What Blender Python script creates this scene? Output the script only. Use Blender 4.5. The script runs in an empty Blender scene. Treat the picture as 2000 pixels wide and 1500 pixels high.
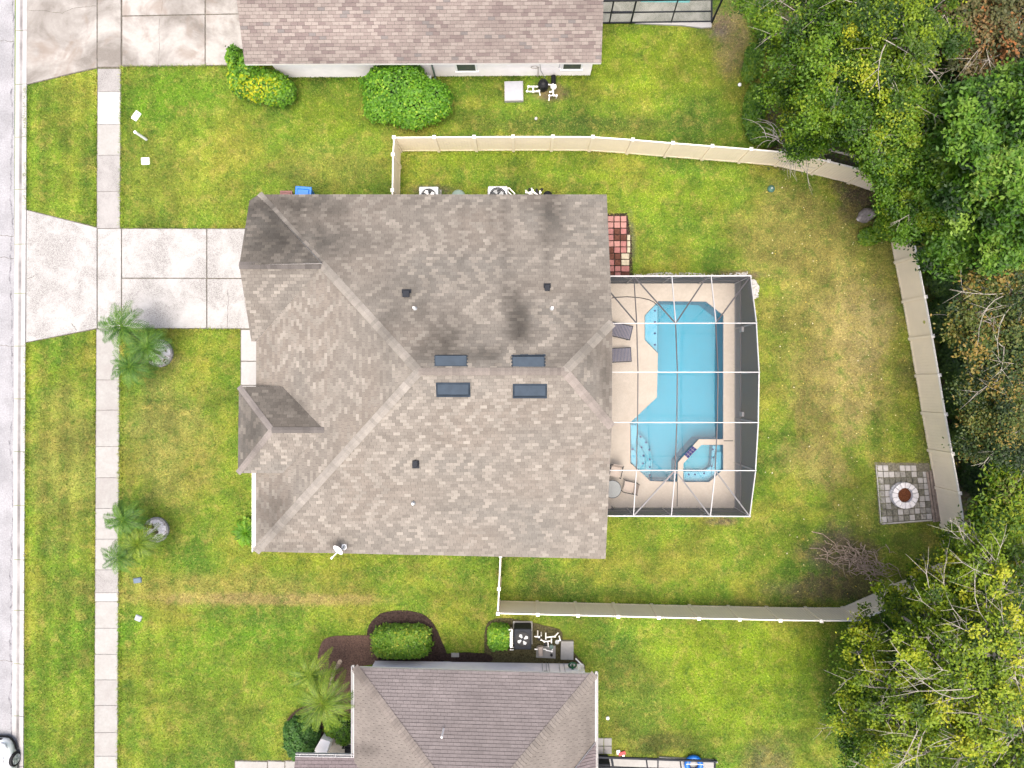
import bpy, math, random
import numpy as np
from mathutils import Vector, Matrix, geometry

random.seed(11)
rng = np.random.default_rng(11)
R = math.radians
sc = bpy.context.scene
col = sc.collection

# ------------------------------------------------------------------ camera, world, sun, exposure
H, F = 33.0, 1333.333          # drone height (m), focal length in photo pixels
NADIR = (1020.0, 752.0)
_dn = Vector(((NADIR[0] - 1000) / F, (750 - NADIR[1]) / F, -1)).normalized()
_q = _dn.rotation_difference(Vector((0, 0, -1)))
_M = _q.to_matrix()
cam_d = bpy.data.cameras.new("camera")
cam_d.sensor_width = 36.0
cam_d.lens = 24.0
cam_d.clip_end = 2000
cam = bpy.data.objects.new("camera", cam_d)
cam.rotation_mode = 'QUATERNION'
cam.rotation_quaternion = _q
cam.location = (0, 0, H)
col.objects.link(cam)
sc.camera = cam

SUN_EL, SUN_AZ = R(78), R(190)     # azimuth from +Y, clockwise: light comes from the picture's lower edge
world = bpy.data.worlds.new("World")
sc.world = world
world.use_nodes = True
wn = world.node_tree
for n in list(wn.nodes): wn.nodes.remove(n)
sky = wn.nodes.new('ShaderNodeTexSky')
sky.sky_type = 'NISHITA'
sky.sun_disc = False
sky.sun_elevation = SUN_EL
sky.sun_rotation = SUN_AZ
sky.air_density = 0.7
sky.dust_density = 8.0
sky.ozone_density = 1.0
bg = wn.nodes.new('ShaderNodeBackground')
bg.inputs[1].default_value = 0.15
wo = wn.nodes.new('ShaderNodeOutputWorld')
wn.links.new(sky.outputs[0], bg.inputs[0])
wn.links.new(bg.outputs[0], wo.inputs[0])
sun_d = bpy.data.lights.new("sun", 'SUN')
sun_d.energy = 0.70
sun_d.angle = R(55)
sun_d.color = (1.0, 0.965, 0.86)
sun = bpy.data.objects.new("sun", sun_d)
_sd = Vector((math.sin(SUN_AZ) * math.cos(SUN_EL), math.cos(SUN_AZ) * math.cos(SUN_EL), math.sin(SUN_EL)))
sun.rotation_euler = _sd.to_track_quat('Z', 'Y').to_euler()
sun.location = (0, -20, 40)
col.objects.link(sun)
sc.view_settings.view_transform = 'Standard'
sc.view_settings.look = 'None'
sc.view_settings.exposure = 1.54
sc.view_settings.gamma = 1.0
sc.view_settings.use_curve_mapping = False
sc.cycles.max_bounces = 6
sc.cycles.transparent_max_bounces = 16

# ------------------------------------------------------------------ measuring: photo pixel + height -> place
def P(px, py, z=0.0):
    d = _M @ Vector(((px - 1000) / F, (750 - py) / F, -1))
    t = (H - z) / -d.z
    return Vector((d.x * t, d.y * t, z))
_MI = _M.transposed()
def proj(v):
    d = _MI @ (Vector(v) - Vector((0, 0, H)))
    return 1000 + F * d.x / -d.z, 750 - F * d.y / -d.z

# ------------------------------------------------------------------ noise in python
def _h(i, j, s=0):
    n = (i * 374761393 + j * 668265263 + s * 2147483647 + 1013904223) & 0xffffffff
    n = ((n ^ (n >> 13)) * 1274126177) & 0xffffffff
    return ((n ^ (n >> 16)) & 0xffffff) / 0xffffff
def vn(x, y, s=0):
    i, j = math.floor(x), math.floor(y)
    fx, fy = x - i, y - j
    fx, fy = fx * fx * (3 - 2 * fx), fy * fy * (3 - 2 * fy)
    a = _h(i, j, s) * (1 - fx) + _h(i + 1, j, s) * fx
    b = _h(i, j + 1, s) * (1 - fx) + _h(i + 1, j + 1, s) * fx
    return a * (1 - fy) + b * fy

# ------------------------------------------------------------------ materials
K = .79                      # one factor on the reflectance of ground, roof and leaf colours
PALE = ('white_paint', 'white_stucco', 'beige_stucco', 'tan_vinyl', 'skylit_vinyl', 'fascia_paint', 'white_car_paint', 'white_pvc')
def ks(c, k=None): return tuple(x * (K if k is None else k) for x in c)
class NT:
    def __init__(s, name):
        s.m = bpy.data.materials.new(name); s.m.use_nodes = True
        s.t = s.m.node_tree
        s.b = s.t.nodes['Principled BSDF']; s.out = s.t.nodes['Material Output']
    def n(s, typ, **kw):
        x = s.t.nodes.new(typ)
        for k, v in kw.items():
            if k.startswith('_'): x.inputs[int(k[1:])].default_value = v
            else: setattr(x, k, v)
        return x
    def l(s, a, b): s.t.links.new(a, b)
    def pos(s):
        if not hasattr(s, '_p'): s._p = s.n('ShaderNodeNewGeometry').outputs['Position']
        return s._p
    def noise(s, scale, detail=3, rough=.6, vec=None, dist=0):
        x = s.n('ShaderNodeTexNoise'); x.inputs['Scale'].default_value = scale
        x.inputs['Detail'].default_value = detail; x.inputs['Roughness'].default_value = rough
        x.inputs['Distortion'].default_value = dist
        s.l(vec if vec is not None else s.pos(), x.inputs['Vector']); return x.outputs['Fac']
    def ramp(s, fac, stops, interp='LINEAR'):
        x = s.n('ShaderNodeValToRGB'); cr = x.color_ramp; cr.interpolation = interp
        while len(cr.elements) < len(stops): cr.elements.new(.5)
        for e, (p, c) in zip(cr.elements, stops):
            e.position = p; e.color = (c, c, c, 1) if isinstance(c, (int, float)) else (*c, 1)
        s.l(fac, x.inputs[0]); return x.outputs[0]
    def math(s, op, a, b=None, clamp=False):
        x = s.n('ShaderNodeMath', operation=op); x.use_clamp = clamp
        for i, v in enumerate((a, b)):
            if v is None: continue
            if isinstance(v, (int, float)): x.inputs[i].default_value = v
            else: s.l(v, x.inputs[i])
        return x.outputs[0]
    def mix(s, fac, a, b, mode='MIX'):
        x = s.n('ShaderNodeMix', data_type='RGBA', blend_type=mode)
        for i, v in ((0, fac), (6, a), (7, b)):
            if isinstance(v, (int, float)): x.inputs[i].default_value = v if i == 0 else (v, v, v, 1)
            elif isinstance(v, tuple): x.inputs[i].default_value = (*v, 1)
            else: s.l(v, x.inputs[i])
        return x.outputs[2]
    def bump(s, h, strength=.3, dist=.01):
        x = s.n('ShaderNodeBump'); x.inputs['Strength'].default_value = strength; x.inputs['Distance'].default_value = dist
        s.l(h, x.inputs['Height']); s.l(x.outputs[0], s.b.inputs['Normal'])
    def fin(s, c, rough=.8, spec=.3, metal=0):
        if isinstance(c, tuple): s.b.inputs['Base Color'].default_value = (*c, 1)
        else: s.l(c, s.b.inputs['Base Color'])
        s.b.inputs['Roughness'].default_value = rough
        s.b.inputs['Specular IOR Level'].default_value = spec
        s.b.inputs['Metallic'].default_value = metal
        return s.m

def plain(name, c, rough=.7, spec=.3, metal=0, var=.12, scale=6, bump=0):
    m = NT(name)
    if name not in PALE: c = ks(c)
    f = m.noise(scale, 4)
    lo = tuple(x * (1 - var) for x in c); hi = tuple(min(1, x * (1 + var)) for x in c)
    c2 = m.ramp(f, [(.3, lo), (.7, hi)])
    if bump: m.bump(m.noise(scale * 12, 3), bump, .01)
    return m.fin(c2, rough, spec, metal)

def concrete(name, base, dirt, blotch=.8, amount=.5, speckle=.5, rust=None):
    m = NT(name); base = ks(base); dirt = ks(dirt); rust = (ks(rust[0]), rust[1]) if rust else None
    b = m.noise(blotch, 5, .65, dist=.6)
    oi = m.n('ShaderNodeObjectInfo').outputs['Random']
    b = m.math('ADD', b, m.math('MULTIPLY', m.math('SUBTRACT', oi, .5), .10))
    bl = m.ramp(b, [(.40, 0.0), (.62, 1.0)])
    sp = m.ramp(m.noise(26, 2, .7), [(.46, 0.0), (.62, 1.0)])
    f = m.math('MULTIPLY', bl, m.math('ADD', m.math('MULTIPLY', sp, speckle), 1 - speckle))
    fine = m.ramp(m.noise(9, 5, .7), [(.3, tuple(x * .9 for x in base)), (.7, tuple(min(1, x * 1.07) for x in base))])
    c = m.mix(m.math('MULTIPLY', f, amount), fine, dirt)
    if rust:
        c = m.mix(m.ramp(m.noise(.55, 3, .6, dist=1.2), [(.52, 0.0), (.66, rust[1])]), c, rust[0])
    m.bump(m.noise(40, 3), .25, .006)
    return m.fin(c, .85, .2)

def attr_mat(name, attr='tint_col', rough=.9, spec=.15, fine=.18, scale=30):
    m = NT(name)
    a = m.n('ShaderNodeAttribute', attribute_name=attr).outputs['Color']
    g = m.ramp(m.noise(scale, 3, .7), [(.25, 1 - fine), (.75, 1 + fine)])
    c = m.mix(1.0, a, g, 'MULTIPLY')
    blot = m.ramp(m.noise(.9, 5, .7, dist=.8), [(.35, .90 * K), (.65, 1.05 * K)])
    c = m.mix(1.0, c, blot, 'MULTIPLY')
    return m.fin(c, rough, spec)

def foliage(name, stops, trans=.27, rough=.5, spec=.25):
    """stops: colours along each leaf's own 'tint' value"""
    m = NT(name)
    a = m.n('ShaderNodeAttribute', attribute_name='tint').outputs['Fac']
    n = len(stops)
    c = m.ramp(a, [(i / (n - 1), ks(s_)) for i, s_ in enumerate(stops)])
    m.fin(c, rough, spec)
    tr = m.n('ShaderNodeBsdfTranslucent')
    m.l(m.mix(1.0, c, (1.1, 1.25, .6), 'MULTIPLY'), tr.inputs[0])
    mx = m.n('ShaderNodeMixShader'); mx.inputs[0].default_value = trans
    m.l(m.b.outputs[0], mx.inputs[1]); m.l(tr.outputs[0], mx.inputs[2]); m.l(mx.outputs[0], m.out.inputs[0])
    return m.m

# ------------------------------------------------------------------ mesh builder
class MB:
    def __init__(s): s.v = []; s.f = []; s.m = []; s.c = []
    def add(s, vs, fs, mat=0, colr=None):
        o = len(s.v); s.v += [tuple(v) for v in vs]
        for f in fs: s.f.append(tuple(i + o for i in f)); s.m.append(mat)
        if colr is not None: s.c += (list(colr) if isinstance(colr, list) else [colr] * len(vs))
        return s
    def box(s, a, b, mat=0, colr=None):
        x0, y0, z0 = a; x1, y1, z1 = b
        vs = [(x0, y0, z0), (x1, y0, z0), (x1, y1, z0), (x0, y1, z0), (x0, y0, z1), (x1, y0, z1), (x1, y1, z1), (x0, y1, z1)]
        return s.add(vs, [(0, 3, 2, 1), (4, 5, 6, 7), (0, 1, 5, 4), (1, 2, 6, 5), (2, 3, 7, 6), (3, 0, 4, 7)], mat, colr)
    def obox(s, c, size, rz=0, mat=0):
        a = MB(); hx, hy = size[0] / 2, size[1] / 2
        a.box((-hx, -hy, 0), (hx, hy, size[2])); M_ = Matrix.Translation(c) @ Matrix.Rotation(rz, 4, 'Z')
        return s.add([M_ @ Vector(v) for v in a.v], a.f, mat)
    def bar(s, p, q, w, h, mat=0, up=Vector((0, 0, 1))):
        p, q = Vector(p), Vector(q); d = (q - p).normalized()
        u = up if abs(d.dot(up)) < .98 else Vector((1, 0, 0))
        r = d.cross(u).normalized() * w / 2; u = r.cross(d).normalized() * h / 2
        vs = [p - r - u, p + r - u, p + r + u, p - r + u, q - r - u, q + r - u, q + r + u, q - r + u]
        return s.add(vs, [(0, 3, 2, 1), (4, 5, 6, 7), (0, 1, 5, 4), (1, 2, 6, 5), (2, 3, 7, 6), (3, 0, 4, 7)], mat)
    def tube(s, pts, r, n=8, mat=0, caps=True):
        pts = [Vector(p) for p in pts]
        rs = r if isinstance(r, (list, tuple)) else [r] * len(pts)
        vs = []; prev = None
        for i, p in enumerate(pts):
            d = (pts[min(i + 1, len(pts) - 1)] - pts[max(i - 1, 0)]).normalized()
            if prev is None:
                a = d.cross(Vector((0, 0, 1)) if abs(d.z) < .9 else Vector((1, 0, 0))).normalized()
            else:
                a = (prev - d * prev.dot(d)).normalized()
            prev = a; b = d.cross(a)
            for k in range(n):
                t = 2 * math.pi * k / n
                vs.append(p + (a * math.cos(t) + b * math.sin(t)) * rs[i])
        fs = []
        for i in range(len(pts) - 1):
            for k in range(n):
                k2 = (k + 1) % n
                fs.append((i * n + k, i * n + k2, (i + 1) * n + k2, (i + 1) * n + k))
        if caps:
            fs.append(tuple(range(n - 1, -1, -1))); fs.append(tuple((len(pts) - 1) * n + k for k in range(n)))
        return s.add(vs, fs, mat)
    def lathe(s, c, prof, n=24, mat=0, M_=None):
        c = Vector(c); vs = []
        for (r, z) in prof:
            for k in range(n):
                t = 2 * math.pi * k / n
                v = Vector((r * math.cos(t), r * math.sin(t), z))
                vs.append(c + (M_ @ v if M_ is not None else v))
        fs = []
        for i in range(len(prof) - 1):
            for k in range(n):
                k2 = (k + 1) % n
                fs.append((i * n + k, i * n + k2, (i + 1) * n + k2, (i + 1) * n + k))
        fs.append(tuple(range(n - 1, -1, -1))); fs.append(tuple((len(prof) - 1) * n + k for k in range(n)))
        return s.add(vs, fs, mat)
    def prism(s, poly, z0, z1, mat=0, colr=None):
        """poly: xy points (any order)"""
        pts = [Vector((p[0], p[1])) for p in poly]
        ar = sum(pts[i].x * pts[(i + 1) % len(pts)].y - pts[(i + 1) % len(pts)].x * pts[i].y for i in range(len(pts)))
        if ar < 0: pts.reverse()
        n = len(pts)
        vs = [(p.x, p.y, z0) for p in pts] + [(p.x, p.y, z1) for p in pts]
        tris = geometry.tessellate_polygon([[Vector((p.x, p.y, 0)) for p in pts]])
        fs = []
        for t in tris:
            a, b, c = (pts[i] for i in t)
            if (b - a).cross(c - a) < 0: t = (t[0], t[2], t[1])
            fs.append(tuple(i + n for i in t)); fs.append((t[2], t[1], t[0]))
        for i in range(n):
            j = (i + 1) % n; fs.append((i, j, j + n, i + n))
        return s.add(vs, fs, mat, colr)
    def build(s, name, mats, parent=None, smooth=False, cattr='tint_col'):
        me = bpy.data.meshes.new(name)
        me.from_pydata(s.v, [], s.f)
        if not isinstance(mats, (list, tuple)): mats = [mats]
        for m_ in mats: me.materials.append(m_)
        if len(mats) > 1: me.polygons.foreach_set('material_index', s.m)
        if s.c and len(s.c) == len(s.v):
            a = me.attributes.new(cattr, 'FLOAT_COLOR', 'POINT')
            a.data.foreach_set('color', np.array([(c[0], c[1], c[2], 1.0) for c in s.c], dtype=np.float32).ravel())
        if smooth: me.polygons.foreach_set('use_smooth', [True] * len(me.polygons))
        me.update()
        return link(bpy.data.objects.new(name, me), parent)

def link(o, parent=None):
    col.objects.link(o)
    if parent is not None:
        o.parent = parent
        if parent.type == 'EMPTY': o.matrix_parent_inverse = Matrix.Translation(-parent.location)
    return o
def tag(o, label=None, cat=None, group=None, kind=None):
    if label: o['label'] = label
    if cat: o['category'] = cat
    if group: o['group'] = group
    if kind: o['kind'] = kind
    return o
def thing(name, label, cat, loc=(0, 0, 0), group=None, kind=None):
    o = bpy.data.objects.new(name, None); o.empty_display_size = .3
    o.location = Vector(loc); col.objects.link(o)
    return tag(o, label, cat, group, kind)
def bevel(o, w=.01, seg=2):
    b = o.modifiers.new('bevel', 'BEVEL'); b.width = w; b.segments = seg; b.limit_method = 'ANGLE'; return o
def copy_tree(root, loc, rz=0, scale=None):
    r = root.copy(); col.objects.link(r)
    def sub(o, p):
        for ch in o.children:
            c = ch.copy(); col.objects.link(c); c.parent = p; sub(ch, c)
    sub(root, r)
    r.location = Vector(loc); r.rotation_euler = (0, 0, rz)
    if scale: r.scale = (scale,) * 3 if isinstance(scale, (int, float)) else scale
    return r
def holed(outer, hole, z, name, mat, parent=None):
    o3 = [Vector((p[0], p[1], 0)) for p in outer]; h3 = [Vector((p[0], p[1], 0)) for p in hole]
    tr = geometry.tessellate_polygon([o3, h3]); al = o3 + h3
    fs = []
    for t in tr:
        a, b, c = (al[i] for i in t)
        fs.append(t if (b - a).cross(c - a).z > 0 else (t[0], t[2], t[1]))
    m_ = MB(); m_.add([(p.x, p.y, z) for p in al], fs)
    return m_

def inpoly(x, y, poly):
    """vectorised point in polygon"""
    c = np.zeros(len(x), bool); n = len(poly)
    for i in range(n):
        x1, y1 = poly[i][0], poly[i][1]; x2, y2 = poly[(i + 1) % n][0], poly[(i + 1) % n][1]
        if y1 == y2: continue
        k = ((y1 > y) != (y2 > y)) & (x < (x2 - x1) * (y - y1) / (y2 - y1) + x1)
        c ^= k
    return c

# ------------------------------------------------------------------ leaves (numpy)
def leaf_mesh(name, cen, size, tint, mat, parent=None, up=.6, elong=1.6, outward=None, extra=None, jit=.35):
    """cen Nx3; each leaf a small four-cornered blade; tint N in 0..1"""
    N = len(cen)
    nrm = rng.normal(size=(N, 3)); nrm /= np.linalg.norm(nrm, axis=1)[:, None]
    nrm[:, 2] = np.abs(nrm[:, 2])
    nrm = nrm * (1 - up) + np.array([0, 0, 1.0]) * up
    if outward is not None: nrm = nrm + outward * .8
    nrm /= np.linalg.norm(nrm, axis=1)[:, None] + 1e-9
    a = rng.normal(size=(N, 3)); a -= nrm * (a * nrm).sum(1)[:, None]; a /= np.linalg.norm(a, axis=1)[:, None] + 1e-9
    b = np.cross(nrm, a)
    sz = size * (1 + jit * rng.uniform(-1, 1, N))[:, None]
    A = a * sz * .5 * elong; B = b * sz * .5
    mid = cen + A * .15
    v = np.empty((N, 4, 3)); v[:, 0] = cen - A; v[:, 1] = mid + B - nrm * sz * .08; v[:, 2] = cen + A - nrm * sz * .18; v[:, 3] = mid - B - nrm * sz * .08
    v = v.reshape(-1, 3).astype(np.float32)
    me = bpy.data.meshes.new(name)
    me.vertices.add(len(v)); me.vertices.foreach_set('co', v.ravel())
    me.loops.add(N * 4); me.loops.foreach_set('vertex_index', np.arange(N * 4, dtype=np.int32))
    me.polygons.add(N); me.polygons.foreach_set('loop_start', np.arange(0, N * 4, 4, dtype=np.int32))
    me.polygons.foreach_set('loop_total', np.full(N, 4, dtype=np.int32))
    at = me.attributes.new('tint', 'FLOAT', 'POINT')
    at.data.foreach_set('value', np.repeat(np.clip(tint, 0, 1), 4).astype(np.float32))
    me.materials.append(mat)
    me.update(); me.validate()
    return link(bpy.data.objects.new(name, me), parent)

# ================================================================== MATERIALS
m_white = plain('white_paint', (.80, .80, .79), .5, .4, var=.03)
m_fascia = plain('fascia_paint', (.70, .67, .63), .5, .3, var=.05)
m_stucco_w = plain('white_stucco', (.90, .86, .845), .85, .2, var=.05, scale=2, bump=.2)
m_stucco_b = plain('beige_stucco', (.60, .50, .38), .85, .2, var=.05, scale=2, bump=.2)
m_pvc = plain('white_pvc', (.80, .79, .76), .35, .5, var=.04)
m_black = plain('black_plastic', (.007, .008, .010), .55, .25, var=.2)
m_dark = plain('dark_metal', (.012, .015, .021), .65, .2, var=.2)
m_deckm = plain('roof_deck', (.10, .09, .083), .95, .1)
m_glass = plain('window_glass', (.07, .08, .095), .08, .8, var=.1, scale=1)
m_grey = plain('grey_metal', (.36, .38, .38), .45, .5, var=.08)
m_steel = plain('bright_steel', (.52, .55, .57), .35, .5, metal=.3, var=.08)
m_vent = plain('blue_grey_vent_metal', (.026, .038, .053), .75, .12, var=.15, scale=3)
m_vent_l = plain('light_vent_metal', (.040, .057, .077), .7, .15, var=.12, scale=3)
m_fence = plain('tan_vinyl', (.74, .65, .49), .5, .35, var=.045, scale=1.2)
m_rail = plain('skylit_vinyl', (.70, .665, .59), .45, .4, var=.03, scale=1.2)  # same tan vinyl, sky brightness on the tops put into its colour
m_bark = plain('brown_bark', (.14, .10, .075), .95, .1, var=.35, scale=9, bump=.6)
m_pale = plain('pale_grey_bark', (.38, .35, .30), .9, .1, var=.3, scale=5, bump=.5)
m_twig = plain('dry_brown_twig', (.31, .245, .19), .95, .1, var=.4, scale=7)
m_mulch = plain('dark_mulch', (.038, .026, .022), 1, .05, var=.6, scale=14, bump=1)
m_mulch_b = plain('brown_mulch', (.10, .064, .050), 1, .05, var=.5, scale=18, bump=1)
m_blue = plain('blue_bin_plastic', (.015, .16, .55), .4, .5, var=.08)
m_blue2 = plain('blue_ring_plastic', (.005, .13, .50), .35, .5, var=.1)
m_brownbin = plain('brown_bin_plastic', (.20, .085, .075), .5, .4, var=.08)
m_red = plain('red_plastic', (.50, .03, .03), .5, .4)
m_hose = plain('green_hose', (.01, .13, .045), .4, .5, var=.2)
m_soil = plain('bare_soil', (.17, .115, .075), 1, .05, var=.45, scale=8, bump=.6)
m_rock = plain('grey_rock', (.23, .21, .20), .95, .15, var=.4, scale=5, bump=.6)
m_whiterock = plain('white_pebble', (.44, .43, .415), .9, .2, var=.2, scale=8)
m_carw = plain('white_car_paint', (.80, .82, .82), .12, .6, var=.01)
m_rubber = plain('black_rubber', (.02, .02, .022), .8, .2)
m_carglass = plain('car_glass', (.02, .025, .03), .05, .8, var=.05)
m_lamp = plain('clear_lamp_cover', (.45, .48, .50), .1, .8, var=.05)
m_cushion = plain('grey_blue_sling', (.13, .13, .17), .75, .2, var=.1)
m_taupe = plain('taupe_sling', (.42, .36, .31), .8, .2, var=.06)
m_tglass = plain('frosted_table_glass', (.26, .28, .28), .6, .15, var=.06, scale=3)
m_wood = plain('weathered_plank', (.25, .205, .175), .95, .1, var=.35, scale=6)
m_ash = plain('rusty_leaf_ash', (.12, .045, .022), 1, .05, var=.6, scale=22, bump=1)
m_terr = plain('greenish_metal', (.13, .20, .17), .5, .4)

c_white = concrete('clean_concrete', (.375, .372, .364), (.29, .292, .28), 1.1, .35, .4)
c_beige = concrete('beige_concrete', (.305, .303, .288), (.225, .202, .193), 1.2, .45, .3)
c_pink = concrete('pale_concrete', (.322, .318, .302), (.24, .233, .218), 1.2, .45, .4)
c_drive = concrete('speckled_driveway_concrete', (.375, .372, .362), (.115, .108, .10), .7, .80, .78)
c_speck = concrete('aged_speckled_concrete', (.305, .298, .288), (.12, .114, .108), .5, .75, .8)
c_stain = concrete('stained_neighbour_concrete', (.35, .338, .315), (.13, .115, .10), .33, .85, .10, rust=((.20, .16, .13), .6))
c_deck = concrete('beige_pool_deck', (.455, .41, .345), (.35, .305, .25), .8, .35, .1)
c_moss = concrete('mossy_deck', (.28, .285, .25), (.09, .10, .075), 1.1, .8, .5)
c_curb = concrete('curb_concrete', (.37, .358, .35), (.25, .235, .22), 1.0, .4, .5)

def curb_material():
    m = NT('gutter_concrete')
    a = m.n('ShaderNodeAttribute', attribute_name='tint_col').outputs['Color']
    n = m.ramp(m.noise(.7, 4, .6), [(.35, .35), (.65, 1.0)])
    fine = m.ramp(m.noise(8, 4, .7), [(.3, (.345, .338, .333)), (.7, (.42, .412, .405))])
    sep = m.n('ShaderNodeSeparateColor'); m.l(a, sep.inputs[0])
    c = m.mix(m.math('MULTIPLY', sep.outputs[0], n), fine, (.14, .132, .13))
    c = m.mix(1.0, c, K, 'MULTIPLY')
    m.bump(m.noise(35, 3), .2, .006)
    return m.fin(c, .85, .2)
m_curb = curb_material()

def road_material():
    m = NT('pale_asphalt')
    x = m.n('ShaderNodeSeparateXYZ'); m.l(m.pos(), x.inputs[0])
    base = m.ramp(m.noise(14, 5, .75), [(.3, (.215, .217, .228)), (.7, (.35, .352, .365))])
    big = m.ramp(m.noise(.8, 4, .6), [(.35, .82), (.65, 1.08)])
    c = m.mix(1.0, base, big, 'MULTIPLY')
    # paler, smoother band beside the gutter
    band = m.ramp(m.math('ADD', x.outputs[0], m.math('MULTIPLY', m.noise(.9, 3), .35)), [(0, 0), (1, 1)])
    mr = m.n('ShaderNodeMapRange'); m.l(m.math('ADD', x.outputs[0], m.math('MULTIPLY', m.noise(1.2, 4), .5)), mr.inputs[0])
    mr.inputs[1].default_value = -24.60; mr.inputs[2].default_value = -24.40
    c = m.mix(mr.outputs[0], c, (.38, .375, .39))
    # long wandering crack along the lane
    for cx, amp, w, seed in ((-24.95, .42, .035, .45), (-24.62, .30, .022, .8)):
        wob = m.math('MULTIPLY', m.math('SUBTRACT', m.noise(seed, 5, .65), .5), amp * 2)
        d = m.math('ABSOLUTE', m.math('SUBTRACT', m.math('SUBTRACT', x.outputs[0], cx), wob))
        k = m.math('MULTIPLY', m.math('LESS_THAN', d, w), m.ramp(m.noise(2.2, 3), [(.4, 0.0), (.6, .75)]))
        c = m.mix(k, c, (.09, .085, .095))
    c = m.mix(1.0, c, K, 'MULTIPLY')
    m.bump(m.noise(60, 2), .35, .006)
    return m.fin(c, .9, .2)
m_road = road_material()

# lawn colours, by place on the ground (metres): dry areas, lush areas, lower fence's shade painted in, worn soil, leaf litter
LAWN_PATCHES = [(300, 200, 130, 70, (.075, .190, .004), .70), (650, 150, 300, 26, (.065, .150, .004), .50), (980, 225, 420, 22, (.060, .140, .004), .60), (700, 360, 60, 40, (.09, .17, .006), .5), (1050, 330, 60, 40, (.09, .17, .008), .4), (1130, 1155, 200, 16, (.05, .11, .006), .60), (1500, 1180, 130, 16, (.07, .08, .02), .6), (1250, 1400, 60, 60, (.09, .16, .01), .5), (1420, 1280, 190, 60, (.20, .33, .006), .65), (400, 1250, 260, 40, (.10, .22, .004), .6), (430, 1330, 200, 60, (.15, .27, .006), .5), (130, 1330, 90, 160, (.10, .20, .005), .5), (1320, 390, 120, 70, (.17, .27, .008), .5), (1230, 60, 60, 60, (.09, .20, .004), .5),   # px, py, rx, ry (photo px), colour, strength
    (1640, 620, 190, 330, (0.180, 0.169, 0.040), 0.90),
    (1655, 690, 75, 190, (0.315, 0.252, 0.100), 0.75),
    (1600, 900, 80, 60, (0.273, 0.213, 0.080), 0.62),
    (1700, 640, 60, 110, (0.245, 0.211, 0.084), 0.83),
    (1540, 470, 130, 120, (0.221, 0.195, 0.052), 0.75),
    (1600, 760, 60, 160, (0.196, 0.169, 0.052), 0.68),
    (1700, 1000, 90, 60, (0.155, 0.152, 0.036), 0.48),
    (1460, 1060, 200, 40, (0.123, 0.186, 0.010), 0.54),
    (130, 900, 90, 180, (0.212, 0.203, 0.048), 0.60),
    (330, 860, 110, 160, (0.196, 0.177, 0.048), 0.66),
    (400, 1150, 330, 40, (0.245, 0.211, 0.048), 0.66),
    (520, 1170, 250, 16, (0.293, 0.220, 0.084), 0.78),
    (330, 350, 120, 110, (0.196, 0.220, 0.024), 0.54),
    (640, 330, 130, 60, (0.196, 0.203, 0.036), 0.54),
    (340, 180, 120, 60, (0.098, 0.211, 0.006), 0.72),
    (130, 230, 50, 90, (0.098, 0.161, 0.012), 0.36),
    (1250, 130, 170, 90, (0.155, 0.228, 0.006), 0.78),
    (1420, 1330, 210, 150, (0.163, 0.253, 0.006), 0.84),
    (1230, 1370, 110, 120, (0.089, 0.134, 0.016), 0.54),
    (1000, 315, 230, 30, (0.139, 0.203, 0.006), 0.54),
    (1180, 355, 80, 45, (0.155, 0.236, 0.008), 0.60),
    (1150, 245, 300, 20, (0.048, 0.085, 0.010), 0.72),  # dark band outside the upper fence
    (1210, 1050, 140, 40, (0.139, 0.203, 0.008), 0.54),
    (1080, 1140, 110, 26, (0.065, 0.101, 0.010), 0.66),  # shade of the lower fence painted into the grass colour
    (430, 1390, 170, 120, (0.123, 0.186, 0.013), 0.60),
    (330, 1430, 60, 60, (0.163, 0.228, 0.012), 0.48),
    (640, 1090, 220, 30, (0.155, 0.211, 0.010), 0.60),
    (900, 1170, 90, 60, (0.155, 0.195, 0.010), 0.48),
    (650, 230, 90, 60, (0.139, 0.211, 0.006), 0.60),
    (1430, 70, 40, 90, (0.245, 0.186, 0.092), 0.84),
    (1405, 55, 22, 26, (0.139, 0.119, 0.104), 0.92),
    (1395, 40, 45, 30, (0.196, 0.143, 0.092), 0.84),
    (1075, 180, 42, 24, (0.139, 0.097, 0.056), 0.92),
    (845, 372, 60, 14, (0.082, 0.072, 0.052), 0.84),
    (1640, 1080, 80, 60, (0.106, 0.080, 0.060), 0.90),
    (1640, 1150, 110, 34, (0.137, 0.082, 0.062), .62),
    (1590, 1150, 130, 30, (0.098, 0.085, 0.048), 0.72),
    (1690, 380, 70, 60, (0.082, 0.055, 0.048), 0.90),
    (1230, 470, 14, 60, (0.106, 0.101, 0.076), 0.72),
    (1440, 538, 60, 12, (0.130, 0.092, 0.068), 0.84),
    (1410, 1018, 40, 10, (0.089, 0.058, 0.052), 0.84),
    (1300, 1450, 90, 24, (0.062, 0.072, 0.016), 0.66),
    (1770, 1060, 50, 40, (0.074, 0.127, 0.010), 0.72),
    (1765, 912, 70, 12, (0.163, 0.131, 0.084), 0.90),
    (1500, 1490, 60, 60, (0.098, 0.085, 0.052), 0.72),
    (305, 700, 50, 26, (0.180, 0.152, 0.060), 0.60),
    (480, 1060, 30, 60, (0.163, 0.220, 0.016), 0.48),
]
LITTER = [(1960, 700, 190, 480), (1960, 100, 190, 420), (1720, 120, 200, 260), (1960, 1330, 250, 330), (1850, 1400, 190, 200)]
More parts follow.
